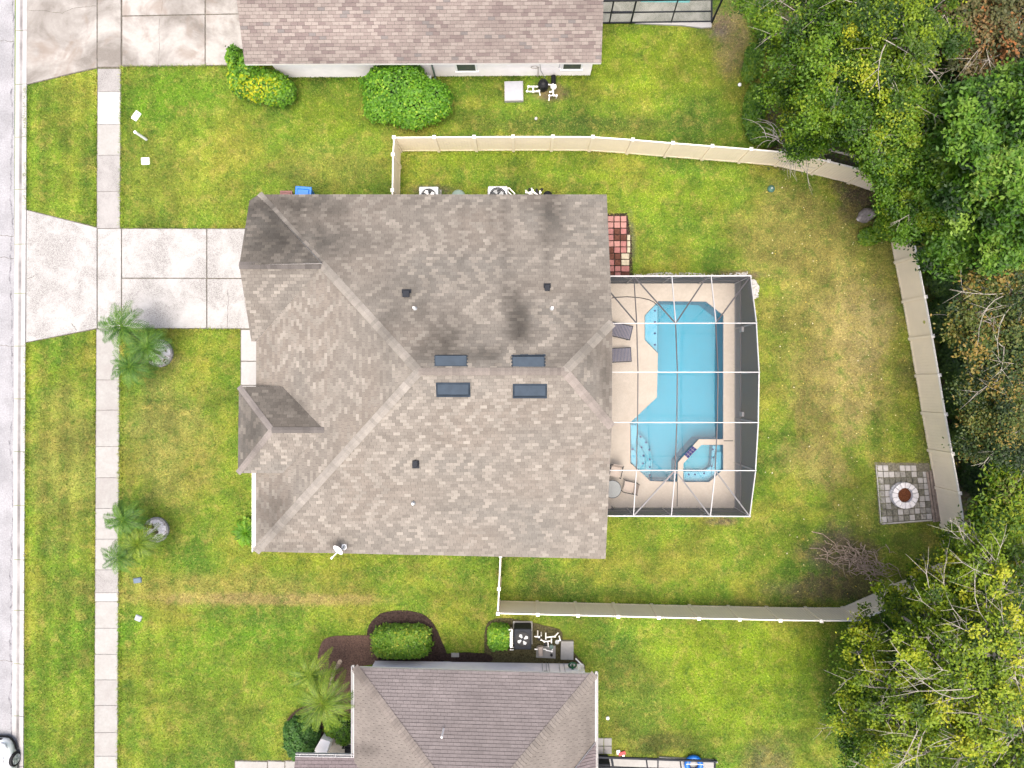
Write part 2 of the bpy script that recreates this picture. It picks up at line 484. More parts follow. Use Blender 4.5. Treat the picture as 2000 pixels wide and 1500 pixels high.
def lawn_material():
    m = NT('lawn_ground'); pos = m.pos()
    sep = m.n('ShaderNodeSeparateXYZ'); m.l(pos, sep.inputs[0])
    big = m.noise(.30, 4, .6)
    mid = m.noise(1.0, 5, .65)
    c = m.ramp(big, [(.38, (.068, .150, .008)), (.5, (.132, .212, .012)), (.62, (.215, .240, .024))])
    wob = m.math('SUBTRACT', m.noise(.7, 4, .65), .5)
    wob2 = m.math('SUBTRACT', m.noise(4.5, 3, .65), .5)
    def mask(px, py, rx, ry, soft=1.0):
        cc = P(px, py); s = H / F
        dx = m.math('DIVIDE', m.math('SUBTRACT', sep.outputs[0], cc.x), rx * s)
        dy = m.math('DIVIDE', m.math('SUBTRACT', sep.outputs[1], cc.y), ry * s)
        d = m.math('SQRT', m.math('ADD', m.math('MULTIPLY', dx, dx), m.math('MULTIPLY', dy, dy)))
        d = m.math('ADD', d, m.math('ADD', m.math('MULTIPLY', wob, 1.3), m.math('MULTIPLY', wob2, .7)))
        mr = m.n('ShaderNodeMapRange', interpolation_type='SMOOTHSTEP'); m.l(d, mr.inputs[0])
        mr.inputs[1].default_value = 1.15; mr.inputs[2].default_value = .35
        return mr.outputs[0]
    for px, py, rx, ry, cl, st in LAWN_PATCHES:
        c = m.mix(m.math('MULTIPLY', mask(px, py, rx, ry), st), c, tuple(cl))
    # mowing stripes: along the street in the front strips and the far-right yard
    def stripes(axis, period, lo, hi, fac):
        w = m.math('SINE', m.math('MULTIPLY', m.math('ADD', sep.outputs[axis], m.math('MULTIPLY', wob, .5)), 2 * math.pi / period))
        o = 1 - axis
        mr = m.n('ShaderNodeMapRange'); m.l(sep.outputs[0], mr.inputs[0])
        mr.inputs[1].default_value = lo; mr.inputs[2].default_value = hi
        v = m.math('ADD', m.math('MULTIPLY', m.math('MULTIPLY', w, mr.outputs[0]), fac), 1.0)
        return v
    c = m.mix(1.0, c, stripes(0, 1.05, -14, -20, .17), 'MULTIPLY')
    c = m.mix(1.0, c, stripes(0, 1.15, 11, 14, .10), 'MULTIPLY')
    c = m.mix(1.0, c, stripes(1, 1.1, -16, -8, .06), 'MULTIPLY')
    for l_ in LITTER:
        c = m.mix(mask(*l_), c, (.075, .075, .035))
    # clumps: dry straw-coloured and deep green, from hand-size to metre-size
    dry = m.ramp(m.noise(1.3, 6, .72, dist=.4), [(.51, 0.0), (.68, .62)])
    c = m.mix(dry, c, (.33, .28, .065))
    dry2 = m.ramp(m.noise(5.5, 4, .7), [(.52, 0.0), (.70, .45)])
    c = m.mix(dry2, c, (.30, .265, .06))
    grn = m.ramp(m.noise(1.8, 6, .72, dist=.4), [(.32, .70), (.49, 0.0)])
    c = m.mix(grn, c, (.045, .125, .006))
    grn2 = m.ramp(m.noise(7, 4, .7), [(.30, .60), (.46, 0.0)])
    c = m.mix(grn2, c, (.035, .085, .006))
    # fine grain
    g = m.ramp(m.noise(11, 4, .75), [(.30, .62), (.70, 1.40)])
    c = m.mix(1.0, c, g, 'MULTIPLY')
    rnd = m.n('ShaderNodeAttribute', attribute_name='tint').outputs['Fac']   # 0 on the ground sheet, set on blades
    sc_ = m.ramp(rnd, [(0, .8), (.02, .45), (1, 1.75)])
    m.l(sc_, m.n('ShaderNodeRGBToBW').inputs[0])
    c = m.mix(1.0, c, sc_, 'MULTIPLY')
    yl = m.ramp(rnd, [(.80, 0.0), (.97, .5)])
    c = m.mix(yl, c, (.40, .36, .12))
    c = m.mix(1.0, c, m.ramp(m.noise(.55, 5, .62, dist=.5), [(.34, .74), (.5, 1.0), (.66, 1.26)]), 'MULTIPLY')
    c = m.mix(.04, c, (.20, .20, .13))
    c = m.mix(1.0, c, K * 1.0, 'MULTIPLY')
    m.fin(c, .8, .15)
    return m.m
m_lawn = lawn_material()

# ================================================================== GROUND
POOL = [(1286, 588), (1379, 589), (1413, 616), (1412.5, 917), (1385, 941.5), (1334, 941.5), (1270, 939.5), (1250, 921), (1231, 904), (1231, 825), (1283, 776), (1285, 690), (1259, 664), (1259, 616)]
DZ = .05
pool_xy = [P(x, y, DZ) for x, y in POOL]
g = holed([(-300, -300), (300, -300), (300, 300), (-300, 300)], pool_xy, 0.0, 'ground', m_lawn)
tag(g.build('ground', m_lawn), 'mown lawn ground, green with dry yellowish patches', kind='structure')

def px_poly(pts, z=0.0): return [P(x, y, z) for x, y in pts]
KEEP_OUT = []           # world polygons where no grass grows
def no_grass(pts, z=0.0, world=False): KEEP_OUT.append(pts if world else px_poly(pts, z))

# road and gutter
road = MB(); xr = P(28, 750).x
road.add([(xr - 8.2, -150, .004), (xr, -150, .004), (xr, 150, .004), (xr - 8.2, 150, .004)], [(0, 1, 2, 3)])
road = tag(road.build('road', m_road), 'pale asphalt road with a long wandering crack', kind='structure')
def street_x(px, y):      # the street runs very slightly off the picture's vertical
    return P(px, 750).x - (14.0 + y) * 0.0 + (y) * .0040
curb = thing('curb', 'pale concrete gutter and curb along the road', None, (xr, 0, 0), kind='structure')
joints = [-370, -265, -160, -48, 60, 165, 268, 370, 477, 573, 676, 779, 882, 987, 1093, 1192, 1296, 1398, 1496, 1600, 1705, 1810]
for a, b in zip(joints[:-1], joints[1:]):
    y1, y0 = P(28, a).y - .012, P(28, b).y + .012
    mb = MB(); prof = [(27.6, -.05, 0), (27.6, .016, 0), (34, .012, .1), (37, .010, 1.0), (40, .012, 1.0), (42, .03, .15), (44, .055, 0), (50.5, .06, 0), (50.5, -.05, 0)]
    ny = 10; vs = []; cs = []
    for k in range(ny + 1):
        yy = y0 + (y1 - y0) * k / ny
        for (px, z, d) in prof:
            vs.append((street_x(px, yy), yy, z)); cs.append((d, 0, 0))
    n = len(prof); fs = []
    for k in range(ny):
        for i in range(n - 1): fs.append((k * n + i, k * n + i + 1, (k + 1) * n + i + 1, (k + 1) * n + i)[::-1])
    fs.append(tuple(range(n))); fs.append(tuple(ny * n + i for i in range(n))[::-1])
    mb.add(vs, fs, 0, cs); mb.build('slab', m_curb, curb)
kb = MB(); kb.prism([(xr - 8.75, -150), (xr - 8.2, -150), (xr - 8.2, 150), (xr - 8.75, 150)], -.05, .06); kb.build('slab', m_curb, curb)['label'] = 'far kerb strip across the road'
no_grass([(-2000, -2000), (49.5, -2000), (49.5, 3500), (-2000, 3500)])

m_joint = plain('dirty_joint', (.12, .11, .092), 1, .05, var=.4, scale=9)
_bed = [0]
def slab_px(parent, pts, mat, z0=-.06, z1=.05, gap=.008, name='slab', lab=None, bev=.008):
    """one poured slab: shrunk a little so that the joint stays open"""
    bedm = MB(); w_ = [P(x, y, z1) for x, y in pts]; c_ = sum(w_, Vector()) / len(w_); _bed[0] += 1
    bedm.prism([p + Vector((math.copysign(.035, p.x - c_.x), math.copysign(.035, p.y - c_.y), 0)) for p in w_], z0, z1 - .036 + .0035 * (_bed[0] % 5)); bo_ = bedm.build('joint_bed', m_joint, parent)
    w = [P(x, y, z1) for x, y in pts]; c = sum((Vector(p) for p in w), Vector()) / len(w)
    out = []
    n = len(w)
    for i in range(n):
        p, a, b = w[i], w[i - 1], w[(i + 1) % n]
        d1 = (a - p).normalized(); d2 = (b - p).normalized()
        q = p + (d1 + d2) * gap
        out.append((q.x, q.y))
    mb = MB(); mb.prism(out, z0, z1)
    o = mb.build(name, mat, parent)
    if bev: bevel(o, bev, 1)
    if lab: o['label'] = lab
    return o

# public sidewalk
side = thing('sidewalk', 'public sidewalk of square concrete slabs between the two lawn strips', None, P(212, 750), kind='structure')
sj = [(134, c_speck), (179, c_white), (243, c_pink), (303, c_speck), (374, c_speck), (446, None), (643, c_beige), (742, c_beige), (801, c_beige), (872, c_pink), (933, c_beige),
      (993, c_pink), (1053, c_pink), (1113, c_speck), (1158, c_white), (1175, c_pink), (1227, c_pink), (1278, c_pink), (1328, c_beige), (1378, c_beige), (1431, c_beige), (1477, c_pink), (1540, c_pink), (1590, c_pink), (1650, c_pink)]
def sx(px, py):   # edges drift left going down the picture
    return px - (py - 140) * (6.5 / 1360)
for (a, m_), (b, _) in zip(sj[:-1], sj[1:]):
    if m_ is None: continue
    slab_px(side, [(sx(190.5, a), a), (sx(235.5, a), a), (sx(235.5, b), b), (sx(190.5, b), b)], m_, z1=.045)
for k in range(6):
    a = -170 - 50 * k; slab_px(side, [(192, a), (237, a), (237, a + 48), (192, a + 48)], c_pink, z1=.045)
no_grass([(190, -500), (238, -500), (236, 140), (229.5, 1700), (183, 1700), (190, 140)])

# driveway of the middle house
dr = thing('driveway', 'white speckled concrete driveway of the house with the pool', None, P(260, 545), kind='structure')
slab_px(dr, [(51.5, 410), (189, 444.5), (189, 641), (50.5, 668.5)], c_drive, lab='flared white apron slab at the street')
slab_px(dr, [(190.5, 446.5), (236.5, 446.5), (236.5, 642), (190.5, 642)], c_drive)
slab_px(dr, [(238, 446.5), (403, 447), (403, 543), (238, 542.5)], c_drive)
slab_px(dr, [(238, 544), (403, 544), (403, 641), (238, 641)], c_drive)
slab_px(dr, [(404.5, 447), (520, 447), (520, 543), (404.5, 543)], c_drive)
slab_px(dr, [(404.5, 544.5), (520, 544.5), (520, 641.5), (404.5, 641.5)], c_drive)
no_grass([(50, 409), (190, 444.5), (530, 446), (530, 642.5), (190, 643), (50, 669)])
# front walk
fw = thing('front_walk', 'narrow pale concrete walk between driveway and porch', None, P(484, 700), kind='structure')
for a, b in ((644, 705), (706, 752), (753, 812)):
    slab_px(fw, [(470.5, a), (520, a), (520, b), (470.5, b)], c_white, z1=.055)
no_grass([(470, 643), (560, 643), (560, 900), (470, 812)])
def crack(parent, pts, z, w=.014):
    m_ = MB(); q = [P(x, y, z) for x, y in pts]; out = []
    for a_, b_ in zip(q[:-1], q[1:]):
        for k in range(5):
            t = k / 5; v = a_.lerp(b_, t); out.append(v + Vector(((_h(int(v.x * 50), 1) - .5) * .05, (_h(int(v.y * 50), 2) - .5) * .05, 0)))
    out.append(q[-1])
    for i, (a_, b_) in enumerate(zip(out[:-1], out[1:])): m_.bar(a_, b_, w * (.5 + _h(i, 3)), .002)
    m_.build('crack', m_joint, parent)
crack(dr, [(444, 566), (446, 590), (443, 615), (444, 640)], .0512); crack(dr, [(140, 632), (146, 640), (150, 646)], .0512, .02); crack(dr, [(52, 545), (62, 542), (70, 536)], .0512, .02)
# neighbour's driveway
nd = thing('driveway', 'brown-stained concrete driveway of the upper neighbour', None, P(260, 60), kind='structure')
slab_px(nd, [(52, -300), (189, -300), (189, 131.5), (150, 140), (52, 164.5)], c_stain, lab='apron slab with a hairline crack')
slab_px(nd, [(190.5, -160), (236, -160), (236, 130.5), (190.5, 130.5)], c_stain)
slab_px(nd, [(238.5, -300), (400, -300), (400, 27.5), (238.5, 30.5)], c_stain)
slab_px(nd, [(238.5, 32), (400, 29), (400, 127.5), (238.5, 128.5)], c_stain)
slab_px(nd, [(401.5, -300), (500, -300), (500, 25.5), (401.5, 27.5)], c_stain)
slab_px(nd, [(401.5, 29), (500, 27), (500, 126.5), (401.5, 127)], c_stain)
crack(nd, [(56, 21), (80, 20), (104, 25), (122, 26), (136, 19), (150, 14), (170, 13), (188, 12)], .0512)
crack(nd, [(312, 36), (310, 60), (312, 84), (309, 126)], .0512, .010); crack(nd, [(316, 27), (318, 0)], .0512, .008)
for yy in (460, 80, 503, 675, 1290): crack(road, [(0, yy), (9, yy - 1), (20, yy + 2), (27, yy + 1)], .0052, .02)
no_grass([(51, -400), (520, -400), (520, 128), (238, 130), (190, 133), (51, 166)])
# lower neighbour's walk
lw = thing('entry_walk', 'short pale concrete walk leading to the lower neighbour door', None, P(510, 1493), kind='structure')
for a, b in ((459, 522), (523, 556), (557, 600)):
    slab_px(lw, [(a, 1486.5), (b, 1488), (b, 1530), (a, 1530)], c_pink, z1=.05)
no_grass([(458, 1486), (602, 1488), (602, 1560), (458, 1560)])

# ================================================================== SHINGLE ROOFS
m_shing = attr_mat('asphalt_shingle', fine=.22, scale=34)
def lerp3(a, b, t): return tuple(x + (y - x) * t for x, y in zip(a, b))

class Roof:
    def __init__(s, stains=()):
        s.tabs = []; s.deck = MB(); s.capm = MB(); s.stains = stains
    def stain(s, v):
        px, py = proj(v); f = 1.0
        w = .68 + .64 * vn(px / 6, py / 34, 5)
        for (cx, cy, rx, ry, a) in s.stains:
            d = math.hypot((px - cx) / rx, (py - cy) / ry) * w
            if d < 1.5: f *= 1 - a * max(0.0, min(1.0, 1.25 - d)) ** 1.3
        return f
    def facet(s, pts, eave, colour, w=.305, e=.143, thick=.016, deckt=.12, seed=0, gap=.010, rowgap=.009):
        """pts: 3D outline (counter-clockwise from above); eave: direction along the courses"""
        pts = [Vector(p) for p in pts]; n = Vector((0, 0, 0))
        for i in range(len(pts)):
            a, b = pts[i], pts[(i + 1) % len(pts)]
            n += Vector(((a.y - b.y) * (a.z + b.z), (a.z - b.z) * (a.x + b.x), (a.x - b.x) * (a.y + b.y)))
        n.normalize()
        if n.z < 0: n = -n; pts.reverse()
        u = Vector(eave); u = (u - n * u.dot(n)).normalized(); v = n.cross(u).normalized()
        if v.z < 0: v = -v; u = -u
        o = pts[0]; uv = [((p - o).dot(u), (p - o).dot(v)) for p in pts]
        # deck body
        m_ = len(pts); tr = geometry.tessellate_polygon([[Vector((a, b, 0)) for a, b in uv]])
        vs = [o + u * a + v * b for a, b in uv] + [o + u * a + v * b - Vector((0, 0, deckt)) for a, b in uv]; fs = []
        for t in tr:
            nn = (Vector(vs[t[1]]) - Vector(vs[t[0]])).cross(Vector(vs[t[2]]) - Vector(vs[t[0]]))
            if nn.z < 0: t = (t[0], t[2], t[1])
            fs.append((t, 0)); fs.append((tuple(i + m_ for i in (t[2], t[1], t[0])), 1))
        s.deck.add(vs, [f for f, k in fs], 0)
        for i, (f, k) in enumerate(fs): s.deck.m[len(s.deck.m) - len(fs) + i] = k
        ol = len(s.deck.v) - 2 * m_
        for i in range(m_):
            j = (i + 1) % m_; s.deck.f.append((ol + i, ol + j, ol + j + m_, ol + i + m_)); s.deck.m.append(1)
        v0 = min(b for a, b in uv); v1 = max(b for a, b in uv); u0 = min(a for a, b in uv); u1 = max(a for a, b in uv)
        r = 0; vv = v0
        while vv < v1:
            off = (r % 2) * w * .5 + (_h(r, 7, seed) - .5) * w * .3
            k = math.floor((u0 + off) / w); 
            while k * w - off < u1:
                a, b = k * w - off + gap / 2, (k + 1) * w - off - gap / 2
                poly = clip(uv, a, b, vv + rowgap, vv + e)  # rowgap bares dark deck as a shadow line between courses
                if len(poly) >= 3:
                    ar = abs(sum(poly[i][0] * poly[(i + 1) % len(poly)][1] - poly[(i + 1) % len(poly)][0] * poly[i][1] for i in range(len(poly)))) / 2
                    if ar > .0006:
                        cl = colour((a + b) / 2, r, k)
                        lift = thick * (.8 + .4 * _h(k, r, seed + 3))
                        top = [o + u * p + v * q + n * (.004 + lift * (1 - (q - vv) / e)) for p, q in poly]
                        bot = [o + u * p + v * q - n * .001 for p, q in poly]
                        cc = []
                        for p3 in top:
                            f = s.stain(p3); cc.append(tuple(c * f for c in cl))
                        m2 = len(poly)
                        fs = [tuple(range(m2))] + [(i, (i + 1) % m2, (i + 1) % m2 + m2, i + m2) for i in range(m2)]
                        nn = (top[1] - top[0]).cross(top[2] - top[0])
                        if nn.dot(n) < 0: fs = [tuple(reversed(f)) for f in fs]
                        full = abs(ar - (b - a) * (e - rowgap)) < 1e-4
                        s.tabs.append((top + bot, fs, cc + [tuple(c * .45 for c in x) for x in cc], sum(top, Vector()) / m2, full))  # lower rim darkened: course-line shade painted into the colour
                k += 1
            r += 1; vv += e
    def caps(s, p, q, colour, w=.19, step=.15, dl=None, dr=None):
        """a row of bent cap shingles from p (low) to q (high)"""
        p, q = Vector(p), Vector(q); L = (q - p).length; d = (q - p).normalized()
        side = d.cross(Vector((0, 0, 1))).normalized(); n = max(1, int(L / step))
        for i in range(n):
            a = p + d * (L * i / n); b = p + d * (L * min(i + 1.15, n) / n)
            cl = colour(i); l1, l0 = .052, .030
            dd = w * .30
            vs = [a - side * w + Vector((0, 0, l1 - dd)), a + Vector((0, 0, l1)), a + side * w + Vector((0, 0, l1 - dd)),
                  b - side * w + Vector((0, 0, l0 - dd)), b + Vector((0, 0, l0)), b + side * w + Vector((0, 0, l0 - dd))]
            vs += [vs[0] - Vector((0, 0, .05)), a - Vector((0, 0, .02)), vs[2] - Vector((0, 0, .05))]
            f = s.stain(a); cc = [tuple(c * f for c in cl)] * 9
            s.capm.add(vs, [(0, 1, 4, 3), (1, 2, 5, 4), (6, 7, 1, 0), (7, 8, 2, 1)], 0, cc)
    def build(s, parent, label=None):
        rf = s.deck.build('roof', [m_deckm, m_fascia], parent)
        if label: rf['label'] = label
        full = sorted([t for t in s.tabs if t[4]], key=lambda t: (t[3] - Vector((0, 0, H))).length)[:300]
        ids = set(map(id, full))
        for t in full:
            c = t[3]; mb = MB(); mb.add([v - c for v in t[0]], t[1], 0, t[2])
            o = mb.build('shingle', m_shing, None); o.parent = rf; o.location = c
        mb = MB()
        for t in s.tabs:
            if id(t) not in ids: mb.add(t[0], t[1], 0, t[2])
        o = mb.build('shingles', m_shing, None); o.parent = rf; o['kind'] = 'stuff'
        if s.capm.v:
            o = s.capm.build('cap_shingles', m_shing, None); o.parent = rf; o['kind'] = 'stuff'
        return rf
def clip(poly, a, b, c, d):
    for ax, lim, sg in ((0, a, 1), (0, b, -1), (1, c, 1), (1, d, -1)):
        out = []; n = len(poly)
        for i in range(n):
            p, q = poly[i], poly[(i + 1) % n]
            ip, iq = (p[ax] - lim) * sg >= 0, (q[ax] - lim) * sg >= 0
            if ip: out.append(p)
            if ip != iq:
                t = (lim - p[ax]) / (q[ax] - p[ax]); out.append((p[0] + (q[0] - p[0]) * t, p[1] + (q[1] - p[1]) * t))
        poly = out
        if not poly: return poly
    # drop doubled corners
    r = []
    for p in poly:
        if not r or math.hypot(p[0] - r[-1][0], p[1] - r[-1][1]) > .002: r.append(p)
    if len(r) > 1 and math.hypot(r[0][0] - r[-1][0], r[0][1] - r[-1][1]) <= .002: r.pop()
    return r

# ------------------------------------------------------------------ the middle house
TAN, LIGHT, BROWN, GREYB = (.186, .170, .147), (.218, .201, .173), (.160, .142, .121), (.145, .136, .120)
def main_colour(seed, warm=0.0, dark=1.0):  # dark: facet tone, with algae and shade by facing put into it
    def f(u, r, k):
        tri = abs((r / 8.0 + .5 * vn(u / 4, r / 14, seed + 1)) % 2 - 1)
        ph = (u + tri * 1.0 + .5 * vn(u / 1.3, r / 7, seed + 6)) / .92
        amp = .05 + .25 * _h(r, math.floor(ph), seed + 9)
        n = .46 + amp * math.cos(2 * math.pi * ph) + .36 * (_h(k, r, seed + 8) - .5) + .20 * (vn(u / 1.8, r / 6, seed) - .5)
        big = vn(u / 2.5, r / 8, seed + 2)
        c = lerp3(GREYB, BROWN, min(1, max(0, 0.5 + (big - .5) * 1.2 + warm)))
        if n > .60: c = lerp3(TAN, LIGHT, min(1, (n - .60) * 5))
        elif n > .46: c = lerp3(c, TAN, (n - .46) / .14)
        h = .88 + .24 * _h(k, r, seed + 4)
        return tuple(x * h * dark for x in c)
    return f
def cap_colour(base=(.222, .206, .182), seed=3):
    return lambda i: tuple(x * (.85 + .3 * _h(i, 3, seed)) for x in base)

ST = [(812.5, 590, 2.6, 11, -.32), (1079, 590, 2.2, 12, -.30), (580, 395, 110, 22, .28), (560, 470, 60, 70, .26), (640, 500, 50, 60, .22), (1045, 400, 50, 30, .25), (1085, 400, 26, 60, .30), (960, 420, 12, 90, .22), (900, 480, 8, 120, .18), (755, 640, 40, 60, .26), (880, 655, 46, 34, .30), (960, 690, 34, 22, .36), (1000, 560, 18, 60, .22), (1130, 650, 30, 40, .24), (1018, 625, 32, 66, .60), (1018, 655, 45, 30, .25), (1075, 440, 30, 70, .33), (985, 470, 9, 130, .25), (1068, 520, 8, 60, .3), (930, 690, 55, 26, .38), (830, 690, 55, 40, .34), (870, 680, 40, 22, .3),
      (690, 470, 110, 40, .28), (620, 430, 70, 60, .30), (540, 400, 60, 30, .25), (820, 600, 50, 60, .22), (760, 560, 60, 50, .15), (880, 640, 40, 60, .15), (1150, 600, 60, 70, .22),
      (1110, 690, 60, 30, .25), (700, 400, 300, 26, .18), (530, 1010, 45, 60, .34), (540, 980, 40, 50, .2), (662, 1062, 34, 18, .4), (1183, 740, 16, 110, .30), (1160, 690, 30, 30, .2), (1055, 700, 60, 26, .25),
      (560, 1070, 90, 12, .22), (1190, 700, 12, 60, .2), (650, 800, 30, 20, .12), (580, 790, 40, 30, .25), (495, 850, 22, 60, .28), (530, 460, 60, 70, .30)]
house = thing('house', 'single storey beige house with brown-grey shingle hip roof beside the screened pool', 'house', (-4, 0, 0))
rf = Roof(ST)
EZ, SL = 2.6, .32
NW, NE = P(505, 380, EZ), P(1185, 380, EZ)
SW, SE = P(494, 1077, EZ), P(1177, 1092, EZ)
ridY = .55; ridZ = EZ + (NW.y - ridY) * SL
rx0, rx1 = P(818, 727, ridZ).x, P(1103, 727, ridZ).x
RW, RE = Vector((rx0, ridY, ridZ)), Vector((rx1, ridY, ridZ))
# clipped gable at the pool end
ja = P(1194.5, 636, 0); JN = Vector((NE.x, 2.60, EZ + (NE.y - 2.60) * SL))
sS = (ridZ - EZ) / (ridY - (SW.y + SE.y) / 2)
JS = Vector((NE.x - .02, -1.75, ridZ - (ridY + 1.75) * sS))
SE = Vector((NE.x - .05, SE.y, EZ))
rf.facet([NW, RW, RE, JN, NE][::-1], (1, 0, 0), main_colour(10, 0, 1.05), seed=10)
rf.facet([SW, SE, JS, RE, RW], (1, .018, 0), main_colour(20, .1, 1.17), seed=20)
JZ = min(JN.z, JS.z)
rf.facet([JN, RE, JS][::-1], (0, 1, 0), main_colour(30, -.1, 1.02), seed=30)
# west facet, behind the porch and the garage gable
WX = P(500, 700, EZ).x; Wn = Vector((WX + .0, NW.y, EZ))
hipA = P(612, 518, 3.67)          # where the garage ridge meets the hip
hipL = NW + (RW - NW) * ((hipA.y - NW.y) / (RW.y - NW.y))
GP = Vector((P(467, 518, 3.72).x, hipL.y, hipL.z + .02)) # garage gable peak
GN = Vector((P(490, 396, 2.55).x, P(490, 396, 2.55).y, 2.52))
GS = P(491, 667, 2.62); GS2 = Vector((WX, GS.y, 2.60))
Wtop = Vector((WX, GS.y, EZ))
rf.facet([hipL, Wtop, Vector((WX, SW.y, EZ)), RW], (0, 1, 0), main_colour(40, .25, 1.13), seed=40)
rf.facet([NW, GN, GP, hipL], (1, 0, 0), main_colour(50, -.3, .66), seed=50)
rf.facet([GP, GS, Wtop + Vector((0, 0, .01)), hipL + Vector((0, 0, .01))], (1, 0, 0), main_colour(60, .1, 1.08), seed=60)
# porch hip
PZ = 3.05
pNW, pSW = P(467, 755, PZ), P(465, 924, PZ)
pNE, pSE = Vector((P(585, 755, PZ).x, pNW.y, PZ)), Vector((P(585, 924, PZ).x, pSW.y, PZ))
pR = P(531, 840, PZ + .68); pR2 = Vector((P(640, 841, PZ + .68).x, pR.y, pR.z))
vx = lambda p, z: Vector((WX + (z - EZ) / ((RW.z - EZ) / (RW.x - WX)), p.y, z))
pNE = vx(pNW, PZ); pSE = vx(pSW, PZ); pR2 = vx(pR, pR.z)
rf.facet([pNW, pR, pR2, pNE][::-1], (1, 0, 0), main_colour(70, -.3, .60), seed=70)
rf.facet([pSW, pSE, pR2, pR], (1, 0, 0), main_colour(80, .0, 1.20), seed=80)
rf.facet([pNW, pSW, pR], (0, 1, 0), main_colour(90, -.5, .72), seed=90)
# caps
rf.caps(NW, RW, cap_colour()); rf.caps(Vector((WX, SW.y, EZ)), RW, cap_colour((.235, .218, .193))); rf.caps(RW, RE, cap_colour((.175, .155, .138)), w=.16)
rf.caps(JN, RE, cap_colour((.215, .20, .176))); rf.caps(JS, RE, cap_colour((.215, .19, .17))); rf.caps(GP, hipL, cap_colour((.115, .106, .098)), w=.16)
rf.caps(pNW, pR, cap_colour((.17, .155, .145)), w=.13); rf.caps(pSW, pR, cap_colour((.205, .185, .168)), w=.13); rf.caps(pR, pR2, cap_colour((.115, .106, .098)), w=.13)
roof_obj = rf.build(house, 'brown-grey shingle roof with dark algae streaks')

# walls
wx0, wx1, wy0, wy1 = WX + .5, 2.15, SE.y + .5, NE.y - .45
def wall_box(name, a, b, z1, mat, parent):
    mb = MB(); mb.box((a[0], a[1], -.02), (b[0], b[1], z1), 0); return mb.build(name, mat, parent)
wall_box('wall', (wx0, wy0), (wx1, wy1), 2.5, m_stucco_b, house)
wall_box('wall', (GP.x + .35, GS.y + .35), (wx0 - .003, GN.y - .3), 2.45, m_stucco_b, house)['label'] = 'garage wall facing the street'
for (yy) in (JN.y + 1.2, JS.y - 2.2):   # lanai posts under the roof edge
    mb = MB(); mb.box((3.2, yy - .12, 0), (3.44, yy + .12, 2.55)); mb.build('post', m_stucco_b, house)
for yy in (pNW.y - .25, pSW.y + .25):
    mb = MB(); mb.box((pNW.x + .12, yy - .12, 0), (pNW.x + .36, yy + .12, PZ - .1)); mb.build('post', m_white, house)
# garage door, front door, windows on the street side
gd = MB(); gx = GP.x + .35
for k in range(4): gd.box((gx - .05, GS.y + .9, .04 + k * .52), (gx - .003, GN.y - .9, .04 + k * .52 + .50))
gd.build('garage_door', m_white, house)
fd = MB(); fd.box((wx0 - .06, 0 - 2.3, .03), (wx0 - .003, -1.35, 2.1)); fd.build('door', m_brownbin, house)
for yy in (-6.2, -4.2):
    f = MB(); f.box((wx0 - .06, yy - .65, .8), (wx0 - .003, yy + .65, 2.1)); fo = f.build('window', m_white, house)
    gl = MB(); gl.box((wx0 - .07, yy - .57, .88), (wx0 - .062, yy + .57, 2.02)); gl.build('pane', m_glass, fo)
for xx in (-8.5, -4.8, .2):
    for (yy, sg) in ((wy0, -1), (wy1, 1)):
        f = MB(); f.box((xx - .6, min(yy, yy + sg * .06) + (.003 if sg > 0 else 0), .9), (xx + .6, max(yy, yy + sg * .06) - (.003 if sg < 0 else 0), 2.1)); fo = f.build('window', m_white, house)
        gl = MB(); y2 = yy + sg * .062; gl.box((xx - .52, min(y2, y2 + sg * .01), .98), (xx + .52, max(y2, y2 + sg * .01), 2.02)); gl.build('pane', m_glass, fo)
sd = MB(); sd.box((wx1 + .003, -1.2, .06), (wx1 + .06, 2.4, 2.15)); fo = sd.build('sliding_door', m_white, house)
for k in range(3):
    gl = MB(); gl.box((wx1 + .062, -1.1 + k * 1.18, .14), (wx1 + .07, -.02 + k * 1.18, 2.08)); gl.build('pane', m_glass, fo)
# gutter on the street eave
gu = MB(); gxx = WX - .06
gu.box((gxx - .10, SW.y - .02, EZ - .13), (gxx + .04, pSW.y - .02, EZ - .12)); gu.box((gxx - .115, SW.y - .02, EZ - .13), (gxx - .085, pSW.y - .02, EZ + .01)); gu.box((gxx + .025, SW.y - .02, EZ - .118), (gxx + .04, pSW.y - .02, EZ - .01))
for k in range(9):
    y = SW.y + .2 + k * .42; gu.box((gxx - .085, y, EZ - .01), (gxx + .03, y + .03, EZ))
gu.build('gutter', m_white, house)

